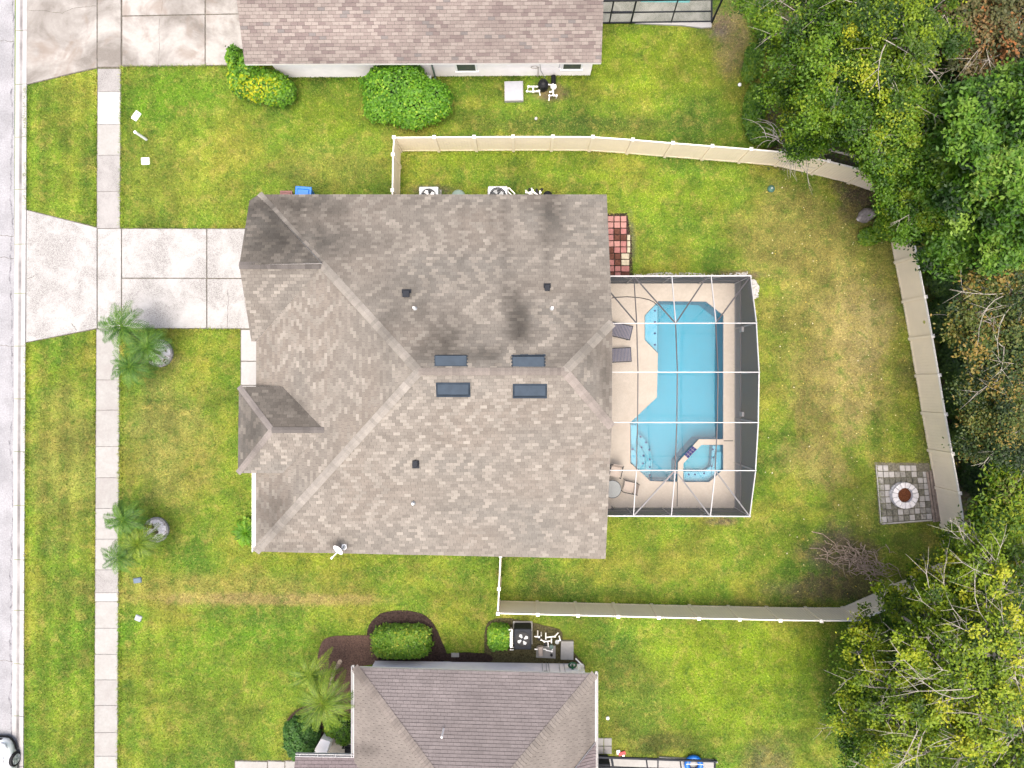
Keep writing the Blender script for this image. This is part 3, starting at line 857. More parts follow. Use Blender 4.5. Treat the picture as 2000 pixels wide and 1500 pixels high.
# off-ridge vents, vent caps, pipes on the roof
def roofz(x, y):
    if y > ridY: return EZ + (NE.y - y) * SL
    return ridZ - (ridY - y) * sS
def ridge_vent(px, py, north):
    z = 4.95; c = P(px, py, z); s = 1 if north else -1; z = roofz(c.x, c.y); L = .645
    slope = -s * (SL if north else sS)
    f = lambda dy, dz: (c.y + s * dy, z + slope * s * dy + dz)
    hd = MB(); y0, z0 = f(-.22, .03); y1, z1 = f(.19, .19); y2, z2 = f(.23, .05)
    y3, z3 = f(.19, .0)
    vs = []
    for x in (c.x - L, c.x + L): vs += [(x, y0, z0), (x, y1, z1), (x, y2, z2), (x, y3, z3), (x, y0, z0 - .06)]
    hd.add(vs, [(0, 1, 6, 5), (1, 2, 7, 6), (2, 3, 8, 7), (0, 4, 3, 2, 1), (5, 6, 7, 8, 9), (4, 0, 5, 9)], 0)
    hd.m[-6:] = [1, 0, 0, 0, 0, 0]
    o = hd.build('roof_vent', [m_vent, m_vent_l], house)
    fl = MB(); ya, za = f(-.30, .026); yb, zb = f(.30, .026)
    fl.add([(c.x - L - .06, ya, za), (c.x + L + .06, ya, za), (c.x + L + .06, yb, zb), (c.x - L - .06, yb, zb)], [(0, 1, 2, 3)])
    fl.build('flashing', m_vent, o)
    for x in (c.x - L, c.x + L):
        b = MB(); b.bar((x, y0, z0 + .006), (x, y1, z1 + .006), .03, .02); b.build('end_cap', m_vent, o)
for px, py, nn in ((881, 704, 1), (1032, 706, 1), (885, 761.5, 0), (1035, 764, 0)): ridge_vent(px, py, nn)
def vent_cap(px, py, w, d, h=.22):
    c = P(px, py, 4.2); z = roofz(c.x, c.y); c = P(px, py, z + .15); z = roofz(c.x, c.y)
    b = MB(); b.obox((c.x, c.y, z - .03), (w * .75, d * .75, h * .7)); o = b.build('vent_cap', m_black, house)
    t = MB(); t.obox((c.x, c.y, z + h * .62), (w * 1.1, d * 1.05, .07)); bevel(t.build('hood', m_dark, o), .02, 2)
    f = MB(); f.obox((c.x, c.y, z + .012), (w * 1.5, d * 1.6, .008)); f.build('flashing', m_dark, o)
vent_cap(793, 574, .27, .27); vent_cap(1069, 562, .20, .26); vent_cap(811, 906, .20, .26)
def vent_pipe(px, py, h=.45):
    c = P(px, py, 4.2); z = roofz(c.x, c.y)
    c = P(px, py, z); b = MB(); b.tube([(c.x, c.y, z - .05), (c.x, c.y, z + h)], .045, 10); o = b.build('vent_pipe', m_pvc, house)
    l = MB(); l.lathe((c.x, c.y, z + .0), [(.10, 0), (.07, .09), (.05, .10)], 12); l.build('flashing', m_grey, o)
vent_pipe(811, 603); vent_pipe(1078, 603, .5); vent_pipe(807, 983, .2)

# ------------------------------------------------------------------ the upper neighbour
TN1, TN2, TN3, TN4 = (.205, .172, .156), (.165, .133, .124), (.245, .212, .19), (.160, .145, .138)
def tn_colour(seed):
    def f(u, r, k):
        h = _h(k, r, seed) * .75 + _h(k // 2, r, seed + 1) * .25
        c = TN1 if h < .45 else TN3 if h < .72 else TN2 if h < .9 else TN4
        g = .86 + .28 * vn(u / 3, r / 10, seed + 3); return tuple(x * g * .98 for x in c)
    return f
ST2 = [(475, 60, 60, 90, .14), (1120, 110, 40, 30, .12), (700, 125, 260, 10, .12)]
nb = thing('house', 'upper neighbour with long pinkish brown gable roof and white side wall', 'house', (-4, 18, 0))
r2 = Roof(ST2)
a, b = P(478, 125, EZ), P(1174.5, 122.5, EZ); s2 = .36; ry = a.y + 7.5; rz = EZ + 7.5 * s2
A, B, C_, D = a, b, Vector((b.x, ry, rz)), Vector((a.x, ry, rz))
r2.facet([A, B, C_, D], (1, 0, 0), tn_colour(101), seed=101)
r2.facet([D, C_, Vector((b.x, ry + 7.5, EZ)), Vector((a.x, ry + 7.5, EZ))], (1, 0, 0), tn_colour(111), seed=111)
r2.caps(D, C_, cap_colour((.2, .165, .15)))
r2.build(nb, 'pinkish brown three-tab shingle roof')
wY = P(800, 150, 0).y
nw0, nw1 = P(515, 128, 2.35).x, P(1152.5, 149, 0).x
wl = wall_box('wall', (nw0, wY), (nw1, wY + 13.7), 2.5, m_stucco_w, nb)
fs = MB(); fs.bar(A + Vector((0, .02, -.08)), B + Vector((0, .02, -.08)), .03, .14); fs.build('fascia', m_white, nb)
def side_window(x0, x1, z0, z1, y, parent, sg=-1):
    f = MB(); f.box((x0 - .09, y + sg * .05, z0 - .09), (x1 + .09, y - sg * .0 + sg * .003, z1 + .09)) if sg < 0 else f.box((x0 - .09, y + .003, z0 - .09), (x1 + .09, y + .05, z1 + .09))
    fo = f.build('window', m_white, parent)
    gl = MB()
    if sg < 0: gl.box((x0, y - .06, z0), (x1, y - .052, z1))
    else: gl.box((x0, y + .052, z0), (x1, y + .06, z1))
    gl.build('pane', m_glass, fo)
    st = MB(); yy = y + sg * .09; st.box((x0 - .14, min(yy, y), z0 - .16), (x1 + .14, max(yy, y), z0 - .10)); st.build('sill', m_white, fo)
def zat(py, y):     # height of a point on a wall plane seen at pixel row py
    return H - (y * F) / (NADIR[1] - py)
for (p0, p1, pb) in ((894, 929, 134.5), (1100, 1133.5, 132.5)):
    zb = zat(pb, wY); side_window(P(p0, pb, zb).x, P(p1, pb, zb).x, zb, 2.25, wY, nb)
# things fixed to the wall
for (px, pb, pt, w, mat) in ((849, 148, 126, .05, m_terr),):
    z0, z1 = zat(pb, wY - .05), 2.4; x = P(px, pb, z0).x
    b = MB(); b.tube([(x + .02, wY - .06, .1), (x + .02, wY - .06, 2.45)], .04, 8, 0); b.tube([(x + .02, wY - .06, .1), (x + .02, wY - .3, .04)], .04, 8); b.build('downspout', mat, nb)
b = MB(); x = P(1056, 130, 1.6).x; b.tube([(x, wY - .02, 2.2), (x - .02, wY - .03, 1.2), (x + .03, wY - .03, .6), (x + .25, wY - .1, .02)], .012, 6)
b.tube([(x + .9, wY - .02, 2.3), (x + .9, wY - .03, .95), (x + .84, wY - .03, .9)], .01, 6); b.build('cable', m_grey, nb)
b = MB(); b.box((P(1060, 129, 1.8).x, wY - .08, 1.75), (P(1065, 129, 1.8).x, wY - .003, 2.0)); b.build('switch_box', m_grey, nb)
b = MB(); x = P(1048, 140, 1).x
b.tube([(x + .16 * math.cos(t / 3) - .1, wY - .05, 1.0 + .12 * math.sin(t / 3)) for t in range(19)], .012, 6); b.tube([(x + .08, wY - .05, 1.02), (x + .08, wY - .06, .0)], .02, 6); b.build('tap', m_taupe, nb)
KEEP_OUT.append([(nw0, wY), (nw1, wY), (nw1, wY + 14), (nw0, wY + 14)])
KEEP_OUT.append([(wx0, wy0), (wx1 + 2, wy0), (wx1 + 2, wy1), (wx0 - .7, wy1)])

# ------------------------------------------------------------------ the lower neighbour
def bn_colour(base, seed, v=.22):
    def f(u, r, k):
        h = 1 - v / 2 + v * (_h(k, r, seed) * .5 + .5 * vn(u / .5, r, seed + 1)); g = .92 + .16 * vn(u / 2.5, r / 7, seed + 2)
        return tuple(x * h * g for x in base)
    return f
m_gutter = plain('white_gutter_metal', (.42, .42, .42), .5, .3, var=.08)
ln = thing('house', 'lower neighbour with purplish grey hip roof and white gutters', 'house', (-2, -17, 0))
r3 = Roof([(700, 1310, 30, 30, .3), (712, 1465, 40, 16, .35), (1150, 1440, 12, 60, .2)])
s3 = .42
q0, q1 = P(692, 1303, EZ), P(1162, 1316.5, EZ)
hw = (q1.x - q0.x) / 2; ap = Vector(((q0.x + q1.x) / 2, (q0.y + q1.y) / 2 - hw, EZ + hw * s3)); rs = ap + Vector((0, -7, 0))
q0s, q1s = Vector((q0.x, rs.y, EZ)), Vector((q1.x, rs.y, EZ))
r3.facet([q1, q0, ap], (q1 - q0), bn_colour((.162, .144, .143), 201), seed=201, thick=.022, rowgap=.011)  # north facet darker than the sides: its shade put into the colour
r3.facet([q0, q0s, rs, ap], (0, 1, 0), bn_colour((.172, .154, .138), 211, .12), seed=211)
r3.facet([q1s, q1, ap, rs], (0, 1, 0), bn_colour((.175, .157, .140), 221, .12), seed=221)
r3.caps(q0, ap, cap_colour((.17, .15, .135))); r3.caps(q1, ap, cap_colour((.175, .157, .14)))
# lower entry roof at the left and small cross gable at the right
e0 = P(577, 1478, EZ - .05); e1 = Vector((P(722, 1480, EZ).x, e0.y - .03, EZ - .05))
r3.facet([e1, e0, e0 + Vector((.0, -4, 1.5)), e1 + Vector((1.6, -4, 1.5)), e1 + Vector((.35, 0, .0))], (1, 0, 0), bn_colour((.16, .135, .138), 231), seed=231)
g0 = Vector((q1.x + .02, P(1155, 1455, 2.9).y, 2.74)); 
r3.facet([g0, g0 + Vector((-1.9, -1.9, .80)), g0 + Vector((-1.9, -4, .82)), g0 + Vector((0, -4, .02))], (1, 0, 0), bn_colour((.16, .135, .138), 241), seed=241)
r3.build(ln, 'purplish grey shingle hip roof')
_c = P(865, 1430, 3.9); _b = MB(); _b.tube([(_c.x, _c.y, 3.6), (_c.x, _c.y, 4.35)], .04, 10); _b.build('vent_pipe', m_pvc, ln)
for nm, p, q in (('gutter', q0 + Vector((-.07, .05, -.03)), Vector((q0.x - .07, e0.y + .05, EZ - .03))), ('gutter', q1 + Vector((.07, .08, -.03)), q1s + Vector((.07, 0, -.03))), ('gutter', e0 + Vector((0, .08, -.03)), e1 + Vector((.3, .08, -.03)))):
    g_ = MB(); d = (q - p).normalized(); sd_ = d.cross(Vector((0, 0, 1)))
    g_.bar(p + sd_ * .055, q + sd_ * .055, .022, .12); g_.bar(p - sd_ * .055, q - sd_ * .055, .022, .12); g_.bar(p - Vector((0, 0, .07)), q - Vector((0, 0, .07)), .13, .012)
    for k in range(int((q - p).length / .8)):
        c = p + d * (.2 + k * .8); g_.bar(c - sd_ * .05 + Vector((0, 0, .04)), c + sd_ * .05 + Vector((0, 0, .04)), .02, .012)
    g_.build(nm, m_gutter, ln)
ly = P(900, 1290, 0).y; lx0, lx1 = P(733, 1292, 0).x, P(1139, 1293, 0).x
mb = MB(); mb.prism([(lx0, P(733, 1290).y), (lx1, P(1139, 1296, 0).y), (lx1, ly - 9), (lx0, ly - 9)], -.02, 2.45); mb.build('wall', m_stucco_w, ln)
# entry recess: angled white wall, beige floor
mb = MB(); mb.prism([P(607, 1476, 1.0), P(627, 1443, 1.0), P(645, 1449, 1.0), P(636, 1478, 1.0)], 0, 1.0); mb.build('low_wall', m_stucco_w, ln)
mb = MB(); mb.prism([P(620, 1478, 0), P(640, 1441, 0), P(735, 1441, 0), P(735, 1520, 0), P(600, 1520, 0)], -.02, .06); mb.build('porch_floor', c_deck, ln)
no_grass([(600, 1480), (625, 1438), (800, 1438), (800, 1560), (600, 1560)])
KEEP_OUT.append([(lx0, ly), (lx1, ly), (lx1, ly - 10), (lx0, ly - 10)])
# clutter on its wall
b = MB()
for px in (1060, 1068, 1073, 1094, 1104):
    x = P(px, 1298, 1.2).x; yw = ly + .02 - (px - 900) * .0004
    b.tube([(x, yw, .1), (x, yw, 1.4 + .4 * _h(px, 1))], .014, 6)
b.box((P(1062, 1300, 1.4).x, ly - .06, 1.25), (P(1070, 1300, 1.4).x, ly + .06, 1.6))
b.build('conduit', m_grey, ln)

# ================================================================== FENCE
fence = thing('vinyl_fence', 'tan vinyl privacy fence around the back yard, sky brightness painted on its top rail', 'fence', (12, 10, 0))
FH = 1.83
def fence_run(tops, label=None):
    pts = [P(x, y, FH) for x, y in tops]; pts = [Vector((p.x, p.y, 0)) for p in pts]
    for i, p in enumerate(pts):
        a = pts[max(i - 1, 0)]; b = pts[min(i + 1, len(pts) - 1)]; ang = math.atan2((b - a).y, (b - a).x)
        m_ = MB(); m_.obox(p, (.135, .150, FH + .03), ang); o = m_.build('post', m_fence, fence)
        c = MB(); Mx = Matrix.Translation(p + Vector((0, 0, FH + .03))) @ Matrix.Rotation(ang, 4, 'Z')
        s_ = .078; cv = [(-s_, -s_, 0), (s_, -s_, 0), (s_, s_, 0), (-s_, s_, 0), (-s_, -s_, .025), (s_, -s_, .025), (s_, s_, .025), (-s_, s_, .025), (0, 0, .07)]
        c.add([Mx @ Vector(v) for v in cv], [(3, 2, 1, 0), (0, 1, 5, 4), (1, 2, 6, 5), (2, 3, 7, 6), (3, 0, 4, 7), (4, 5, 8), (5, 6, 8), (6, 7, 8), (7, 4, 8)])
        c.build('post_cap', m_rail, o)
    for p, q in zip(pts[:-1], pts[1:]):
        d = (q - p); L = d.length; d.normalize(); a, b = p + d * .066, q - d * .066; n = 12
        m_ = MB(); L2 = (b - a).length; ww = L2 / n
        sd_ = d.cross(Vector((0, 0, 1)))
        m_.bar(a + Vector((0, 0, .92)), b + Vector((0, 0, .92)), .014, 1.66)
        for k in range(n):
            s = a + d * (k * ww + .010); e = a + d * ((k + 1) * ww - .010)
            m_.bar(s + Vector((0, 0, .92)), e + Vector((0, 0, .92)), .034 + .004 * (k % 2), 1.64)
        o = m_.build('panel', m_fence, fence)
        for z, h, mt, nm in ((1.79, .09, m_rail, 'top_rail'), (.09, .13, m_fence, 'bottom_rail')):
            r_ = MB(); r_.bar(a + Vector((0, 0, z)), b + Vector((0, 0, z)), .052, h); r_.build(nm, mt, o)
north = [(769.5, 268.5), (848, 268), (926, 267.5), (1002, 267), (1080, 267), (1158, 267.5), (1236, 273), (1314, 279.5), (1391, 285.5), (1467, 291.5), (1543, 298), (1618, 315), (1694, 333.5), (1762, 357)]
east = [(1776, 420), (1791, 499), (1807, 580), (1821, 656.5), (1834, 733), (1846.5, 809.5), (1860, 886.5), (1874, 963.5), (1886, 1041), (1896, 1115)]
diag = [(1825, 1148), (1753, 1181)]
south = [(1681, 1212.5), (1604, 1212.5), (1524, 1211.5), (1444.5, 1209.5), (1365, 1208), (1286.5, 1206), (1207.5, 1204), (1129, 1202), (1050.5, 1200), (972.5, 1198)]
fence_run(north + east + diag + south)
fence_run([(767.5, 302), (766.5, 372), (766, 412)][0:3])
fence_run([(974.5, 1150), (977.5, 1085), (980, 1060)])
# short returns joined to the corners
for a, b in (((769.5, 270), (767.6, 300)), ((972.6, 1196), (974.4, 1152))):
    pa, pb = P(*a, FH), P(*b, FH); d = (pb - pa); d.z = 0; d.normalize()
    m_ = MB(); pa.z = pb.z = .92; m_.bar(pa + d * .07, pb - d * .03, .032, 1.64); o = m_.build('panel', m_fence, fence)
    r_ = MB(); pa.z = pb.z = 1.79; r_.bar(pa + d * .07, pb - d * .03, .052, .09); r_.build('top_rail', m_rail, o)

# ================================================================== POOL
deck_px = [(1150, 554), (1433, 554), (1433, 991), (1150, 991)]
outer = [P(x, y, DZ) for x, y in deck_px]
outer[0].x = outer[3].x = 1.5; outer[1].x = outer[2].x = 10.27; outer[0].y = outer[1].y = 4.94; outer[2].y = outer[3].y = -5.96
dk = holed(outer, pool_xy, DZ, 'deck', c_deck)
n0 = len(outer)
for i in range(n0):
    a, b = outer[i], outer[(i + 1) % n0]; dk.add([(a.x, a.y, DZ), (b.x, b.y, DZ), (b.x, b.y, -.1), (a.x, a.y, -.1)], [(0, 1, 2, 3)])
deck = tag(dk.build('pool_deck', c_deck), 'beige concrete deck around the pool inside the screen cage', kind='structure')
ex = MB()
for a, b in (((1323, 941), (1322.5, 989)), ((1413.5, 861), (1432, 861))):
    pa, pb = P(*a, DZ + .003), P(*b, DZ + .003); ex.bar(pa, pb, .035, .004)
o = ex.build('expansion_joint', m_dark, None); o.parent = deck
KEEP_OUT.append([(1.5, P(0, 989).y), (10.25, P(0, 989).y), (10.25, P(0, 554).y), (1.5, P(0, 554).y)])

pool = thing('swimming_pool', 'turquoise swimming pool with sun shelf, steps and corner spa', 'swimming pool', (P(1340, 760).x, 0, 0))
def plaster(name, c, dark=.85):
    m = NT(name); c = ks(c); g = m.ramp(m.noise(.7, 4, .6), [(.3, tuple(x * dark for x in c)), (.7, c)])
    g = m.mix(.35, g, m.ramp(m.noise(5, 4, .7), [(.3, tuple(x * .85 for x in c)), (.7, tuple(min(1, x * 1.1) for x in c))]))
    return m.fin(g, .8, .1)
m_plast = plaster('pool_plaster', (.038, .272, .385), .95); m_shelf = plaster('pale_pool_plaster', (.165, .39, .51)); m_step = plaster('step_plaster', (.09, .33, .43)); m_nose = plaster('step_edge_tile', (.03, .17, .25))
m_tile = plain('navy_pool_tile', (.010, .012, .11), .6, .15, var=.3, scale=20)
m_wtile = plain('waterline_tile', (.03, .09, .16), .3, .5, var=.3, scale=20)
PD = -1.35
bs = MB(); ccw = list(pool_xy)
ar = sum(ccw[i].x * ccw[(i + 1) % len(ccw)].y - ccw[(i + 1) % len(ccw)].x * ccw[i].y for i in range(len(ccw)))
if ar < 0: ccw.reverse()
n = len(ccw)
vs = [(p.x, p.y, -.10) for p in ccw] + [(p.x, p.y, PD) for p in ccw]
tr = geometry.tessellate_polygon([[Vector((p.x, p.y, 0)) for p in ccw]]); fs = []
for t in tr:
    a, b, c = (ccw[i] for i in t); a, b, c = a.copy(), b.copy(), c.copy(); cr = (b - a).cross(c - a).z
    t = t if cr > 0 else (t[0], t[2], t[1]); fs.append(tuple(i + n for i in t))
for i in range(n):
    j = (i + 1) % n; fs.append((i, i + n, j + n, j))
bs.add(vs, fs); bs.build('basin', m_plast, pool)
wt = MB(); vs = [(p.x, p.y, DZ - .002) for p in ccw] + [(p.x, p.y, -.10) for p in ccw]
wt.add(vs, [(i, i + n, (i + 1) % n + n, (i + 1) % n) for i in range(n)]); wt.build('waterline_tile', m_wtile, pool)
def in_pool(name, pts, z1, mat, z0=PD, zref=None):
    m_ = MB(); m_.prism([P(x, y, z1 if zref is None else zref) for x, y in pts], z0 - .01, z1); return m_.build(name, mat, pool)
shelf = in_pool('sun_shelf', [(1286, 592), (1285.5, 689), (1259.8, 663.5), (1259.8, 616.5), (1285, 590)], -.28, m_shelf)
def arc(cx, cy, rx, ry, a0, a1, n=14): return [(cx + rx * math.cos(R(a0 + (a1 - a0) * k / n)), cy + ry * math.sin(R(a0 + (a1 - a0) * k / n))) for k in range(n + 1)]
# fan of steps in the lower-left corner (levels get deeper away from the corner)
in_pool('step', [(1233, 838)] + arc(1233, 902, 41.5, 58, -88, 28) + [(1262, 936), (1250, 920), (1233, 903)], -.85, m_step)
in_pool('step', [(1233, 860)] + arc(1233, 905, 28, 43, -88, 20) + [(1257, 926), (1250, 919.5), (1233, 902.5)], -.55, m_step)
in_pool('step', [(1232.5, 871)] + arc(1232.5, 905, 13, 30, -85, 8) + [(1246, 916), (1232.5, 903)], -.28, m_shelf)
in_pool('entry_bench', [(1232, 829), (1244, 832), (1244, 846), (1240, 868), (1232.5, 868)], -.32, m_shelf)
def nosing(pts, z):
    m_ = MB(); w = [P(x, y, z) for x, y in pts]
    for a_, b_ in zip(w[:-1], w[1:]): m_.bar(a_ + Vector((0, 0, .012)), b_ + Vector((0, 0, .012)), .035, .02)
    m_.build('step_edge', m_nose, pool)
nosing(arc(1233, 902, 41.5, 58, -80, 28), -.85); nosing(arc(1233, 905, 28, 43, -80, 20), -.55); nosing(arc(1232.5, 905, 13, 30, -80, 8), -.28)
nosing([(1285, 594), (1284.6, 688)], -.28); nosing([(1336, 921), (1375, 921), (1388, 910), (1391, 870)], -.42)
mk = MB()
for px, py, z in [(1279, 607, -.28), (1279, 629, -.28), (1279, 651, -.28), (1279, 673.5, -.28), (1251, 853, -.85), (1261.5, 864, -.85), (1268, 878.5, -.85), (1269, 897, -.85), (1269, 912, -.85), (1269, 928, -.85),
                  (1253, 873.5, -.55), (1256.5, 890, -.55), (1255.5, 905, -.55), (1235, 877.5, -.28)]:
    c = P(px, py, z); mk.obox((c.x, c.y, z + .002), (.085, .085, .03), .6)
mk.build('step_marker', m_tile, pool)['kind'] = 'stuff'
# spa
SPI = [(1370, 869), (1410.5, 869), (1410.5, 917), (1384.5, 940.5), (1334.5, 940.5), (1335, 905)]
rim_out = [(1365, 858), (1413, 858), (1413, 868.8), (1370, 868.8), (1334.8, 905), (1334.2, 941), (1323.5, 941), (1324.5, 903)]
m_ = MB(); m_.prism([P(x, y, .10) for x, y in rim_out], PD, -.0); m_.build('spa_wall', m_plast, pool)
m_ = MB(); m_.prism([P(x, y, .10) for x, y in rim_out], .003, .10); m_.build('spa_rim', c_deck, pool)
spi = [P(x, y, 0) for x, y in SPI]
in_pool('spa_floor', SPI, -.85, m_step)
in_pool('spa_bench', [(1391, 870), (1410, 870), (1410, 916), (1384, 939.5), (1335.5, 939.5), (1335.5, 921), (1375, 921), (1388, 910)], -.42, m_shelf)
in_pool('spa_seat', [(1398, 882), (1410, 882), (1410, 916), (1391, 933), (1391, 915)], -.30, m_shelf)
mk = MB()
for px, py in [(1392, 877.5), (1393, 893.5), (1390, 910.5), (1375, 924.5), (1357, 926.5), (1345, 926.5)]:
    c = P(px, py, -.42); mk.obox((c.x, c.y, -.418), (.08, .08, .03), .6)
mk.build('step_marker', m_tile, pool)['kind'] = 'stuff'
# spillway of navy tiles
c0, c1, c2, c3 = (P(x, y, .105) for x, y in ((1352.5, 870.5), (1361.5, 877.5), (1344, 895.5), (1336, 888.5)))
for i in range(4):
    for j in range(2):
        f = lambda a, b: (c0.lerp(c1, b)).lerp(c3.lerp(c2, b), a)
        a0, a1, b0, b1 = i / 4 + .012, (i + 1) / 4 - .012, j / 2 + .02, (j + 1) / 2 - .02
        m_ = MB(); m_.prism([f(a0, b0), f(a1, b0), f(a1, b1), f(a0, b1)], .095, .112); m_.build('tile', m_tile, pool)
# the water
def water():
    m = NT('pool_water'); m.t.nodes.remove(m.b)
    tp = m.n('ShaderNodeBsdfTransparent'); tp.inputs[0].default_value = (.78, .96, .98, 1)
    gl = m.n('ShaderNodeBsdfGlossy'); gl.inputs['Roughness'].default_value = .06
    fr = m.n('ShaderNodeFresnel'); fr.inputs[0].default_value = 1.33
    b = m.n('ShaderNodeBump'); b.inputs['Strength'].default_value = .03; b.inputs['Distance'].default_value = .03
    m.l(m.noise(3.5, 3), b.inputs['Height']); m.l(b.outputs[0], gl.inputs['Normal']); m.l(b.outputs[0], fr.inputs['Normal'])
    mx = m.n('ShaderNodeMixShader'); m.l(fr.outputs[0], mx.inputs[0]); m.l(tp.outputs[0], mx.inputs[1]); m.l(gl.outputs[0], mx.inputs[2])
    m.l(mx.outputs[0], m.out.inputs[0]); return m.m
m_water = water()
main_w = [p for p in POOL if p not in ((1412.5, 917), (1385, 941.5), (1334, 941.5))]
i = main_w.index((1413, 616))
main_w = main_w[:i + 1] + [(1412.5, 858), (1365, 858), (1324.5, 903), (1323.5, 940)] + main_w[i + 1:]
def sheet(name, pts, z, mat, parent):
    w = [P(x, y, DZ) for x, y in pts]; t3 = geometry.tessellate_polygon([[Vector((p.x, p.y, 0)) for p in w]]); m_ = MB(); fs = []
    for t in t3:
        a, b, c = (w[i] for i in t); fs.append(t if (b - a).cross(c - a).z > 0 else (t[0], t[2], t[1]))
    m_.add([(p.x, p.y, z) for p in w], fs); return m_.build(name, mat, parent)
sheet('water', main_w, -.07, m_water, pool)
sheet('water', SPI, .02, m_water, pool)['label'] = 'still water of the corner spa'

# thin dark tube curving over the deck
b = MB(); b.tube([P(x, y, DZ + .02) for x, y in ((1186, 584), (1200, 581), (1225, 579.5), (1250, 581.5), (1268, 585.5), (1277, 590), (1284, 597))], .02, 6)
tag(b.build('hose', m_dark), 'thin dark tube curving over the beige deck beside the pool', 'hose')

# ================================================================== SCREEN CAGE
def screen(name, c, op):
    m = NT(name); m.fin(ks(c), .9, .1)
    tp = m.n('ShaderNodeBsdfTransparent'); mx = m.n('ShaderNodeMixShader'); mx.inputs[0].default_value = op
    m.l(tp.outputs[0], mx.inputs[1]); m.l(m.b.outputs[0], mx.inputs[2]); m.l(mx.outputs[0], m.out.inputs[0]); return m.m
m_scr = screen('roof_screen', (.20, .20, .21), .09)
m_scrw = screen('wall_screen', (.070, .080, .090), .93)
m_scrk = screen('lower_wall_screen', (.17, .18, .195), .93)
m_framew = plain('white_aluminium', (.40, .40, .40), .4, .5, var=.03)
m_framed = plain('dark_grey_aluminium', (.055, .052, .056), .5, .4, var=.08)
m_framem = plain('mid_grey_aluminium', (.17, .17, .172), .5, .4, var=.08)
cage = thing('pool_cage', 'white framed screen enclosure over the turquoise pool', 'screen enclosure', (P(1335, 770).x, P(0, 770).y, 0))
YS = [(4.885, 2.30), (2.70, 3.05), (.555, 3.38), (-1.626, 3.27), (-3.745, 2.93), (-5.90, 2.17)]
XS = [3.35, 5.01, 6.71, 8.46, 10.22]
for i, (y, z) in enumerate(YS):
    b = MB(); b.bar((XS[0], y, z), (XS[-1] + .03, y, z), .052 if i in (0, 5) else .036, .05 if i in (0, 5) else .10); b.build('purlin', m_framew, cage)
for j, x in enumerate(XS[1:], 1):
    for i in range(5):
        (y0, z0), (y1, z1) = YS[i], YS[i + 1]
        end = i in (0, 4)
        mt = m_framew if j == 4 or (i == 4) or (i == 0 and j > 1) else m_framed  # one frame, bright and dark bays: sky reflection painted into the tone
        b = MB(); b.bar((x, y0 - .04, z0 - .01), (x, y1 + .04, z1 - .01), .040 if j < 4 else .042, .06); b.build('beam', mt, cage)
for (x0, i0, x1, i1, mt) in ((6.71, 1, 5.01, 0, m_framed), (6.71, 1, 8.29, 0, m_framed), (5.01, 1, 3.35, 0, m_framed), (8.46, 1, 10.22, 0, m_framed), (6.71, 4, 5.01, 5, m_framem), (6.71, 4, 8.46, 5, m_framem), (8.46, 4, 10.22, 5, m_framem)):
    (y0, z0), (y1, z1) = YS[i0], YS[i1]
    b = MB(); b.bar((x0, y0, z0 - .03), (x1, y1, z1 - .03), .055, .05); b.build('brace', mt, cage)
for i in range(5):
    for j in range(4):
        (y0, z0), (y1, z1) = YS[i], YS[i + 1]; b = MB()
        b.add([(XS[j] + .03, y0 - .03, z0 + .005), (XS[j + 1] - .03, y0 - .03, z0 + .005), (XS[j + 1] - .03, y1 + .03, z1 + .005), (XS[j] + .03, y1 + .03, z1 + .005)], [(0, 3, 2, 1)])
        b.build('roof_screen', m_scr, cage)
for i, (y, z) in enumerate(YS):       # east wall posts
    b = MB(); b.bar((10.22, y, 0), (10.22, y, z), .07, .06, up=Vector((1, 0, 0))); b.build('post', m_framew if i in (0, 5) else m_framem, cage)
for x in XS[1:-1] + [3.35]:
    for k in (0, 5):
        y, z = YS[k]; b = MB(); b.bar((x, y, 0), (x, y, z), .05, .05, up=Vector((1, 0, 0))); b.build('post', m_framem, cage)
b = MB()
b.bar((10.21, YS[0][0], .93), (10.21, YS[5][0], .93), .05, .05); b.build('chair_rail', m_framed, cage)
b = MB(); b.bar((10.22, YS[0][0], .07), (10.22, YS[5][0], .07), .05, .05); b.build('base_rail', m_framem, cage)
for k in (0, 5):
    b = MB(); b.bar((3.3, YS[k][0], .93), (10.2, YS[k][0], .93), .05, .05); b.build('chair_rail', m_framed, cage)
for i in range(5):
    (y0, z0), (y1, z1) = YS[i], YS[i + 1]
    b = MB(); b.add([(10.225, y0 - .03, .955), (10.225, y1 + .03, .955), (10.225, y1 + .03, z1 - .03), (10.225, y0 - .03, z0 - .03)], [(0, 1, 2, 3)]); b.build('wall_screen', m_scrw, cage)
    b = MB(); b.add([(10.222, y0 - .03, .10), (10.222, y1 + .03, .10), (10.222, y1 + .03, .905), (10.222, y0 - .03, .905)], [(0, 1, 2, 3)]); b.build('lower_screen', m_scrk, cage)
for k in (0, 5):
    y, z = YS[k]
    for j in range(4):
        b = MB(); b.add([(XS[j] + .03, y, .05), (XS[j + 1] - .03, y, .05), (XS[j + 1] - .03, y, z - .03), (XS[j] + .03, y, z - .03)], [(0, 1, 2, 3)]); b.build('wall_screen', m_scrw, cage)
# knee braces on end walls, door lever boxes on the east wall
for x in XS[1:-1]:
    for k, s in ((0, 1), (5, -1)):
        y, z = YS[k]
        for dx in (-.45, .45):
            b = MB(); b.bar((x, y - s * .03, z - .55), (x + dx, y - s * .03, z - .08), .03, .03); b.build('knee_brace', m_framem, cage)
for yy in (2.55, -1.35):
    b = MB(); b.box((10.08, yy - .10, 1.15), (10.19, yy + .12, 1.5)); b.build('corner_plate', m_framem, cage)

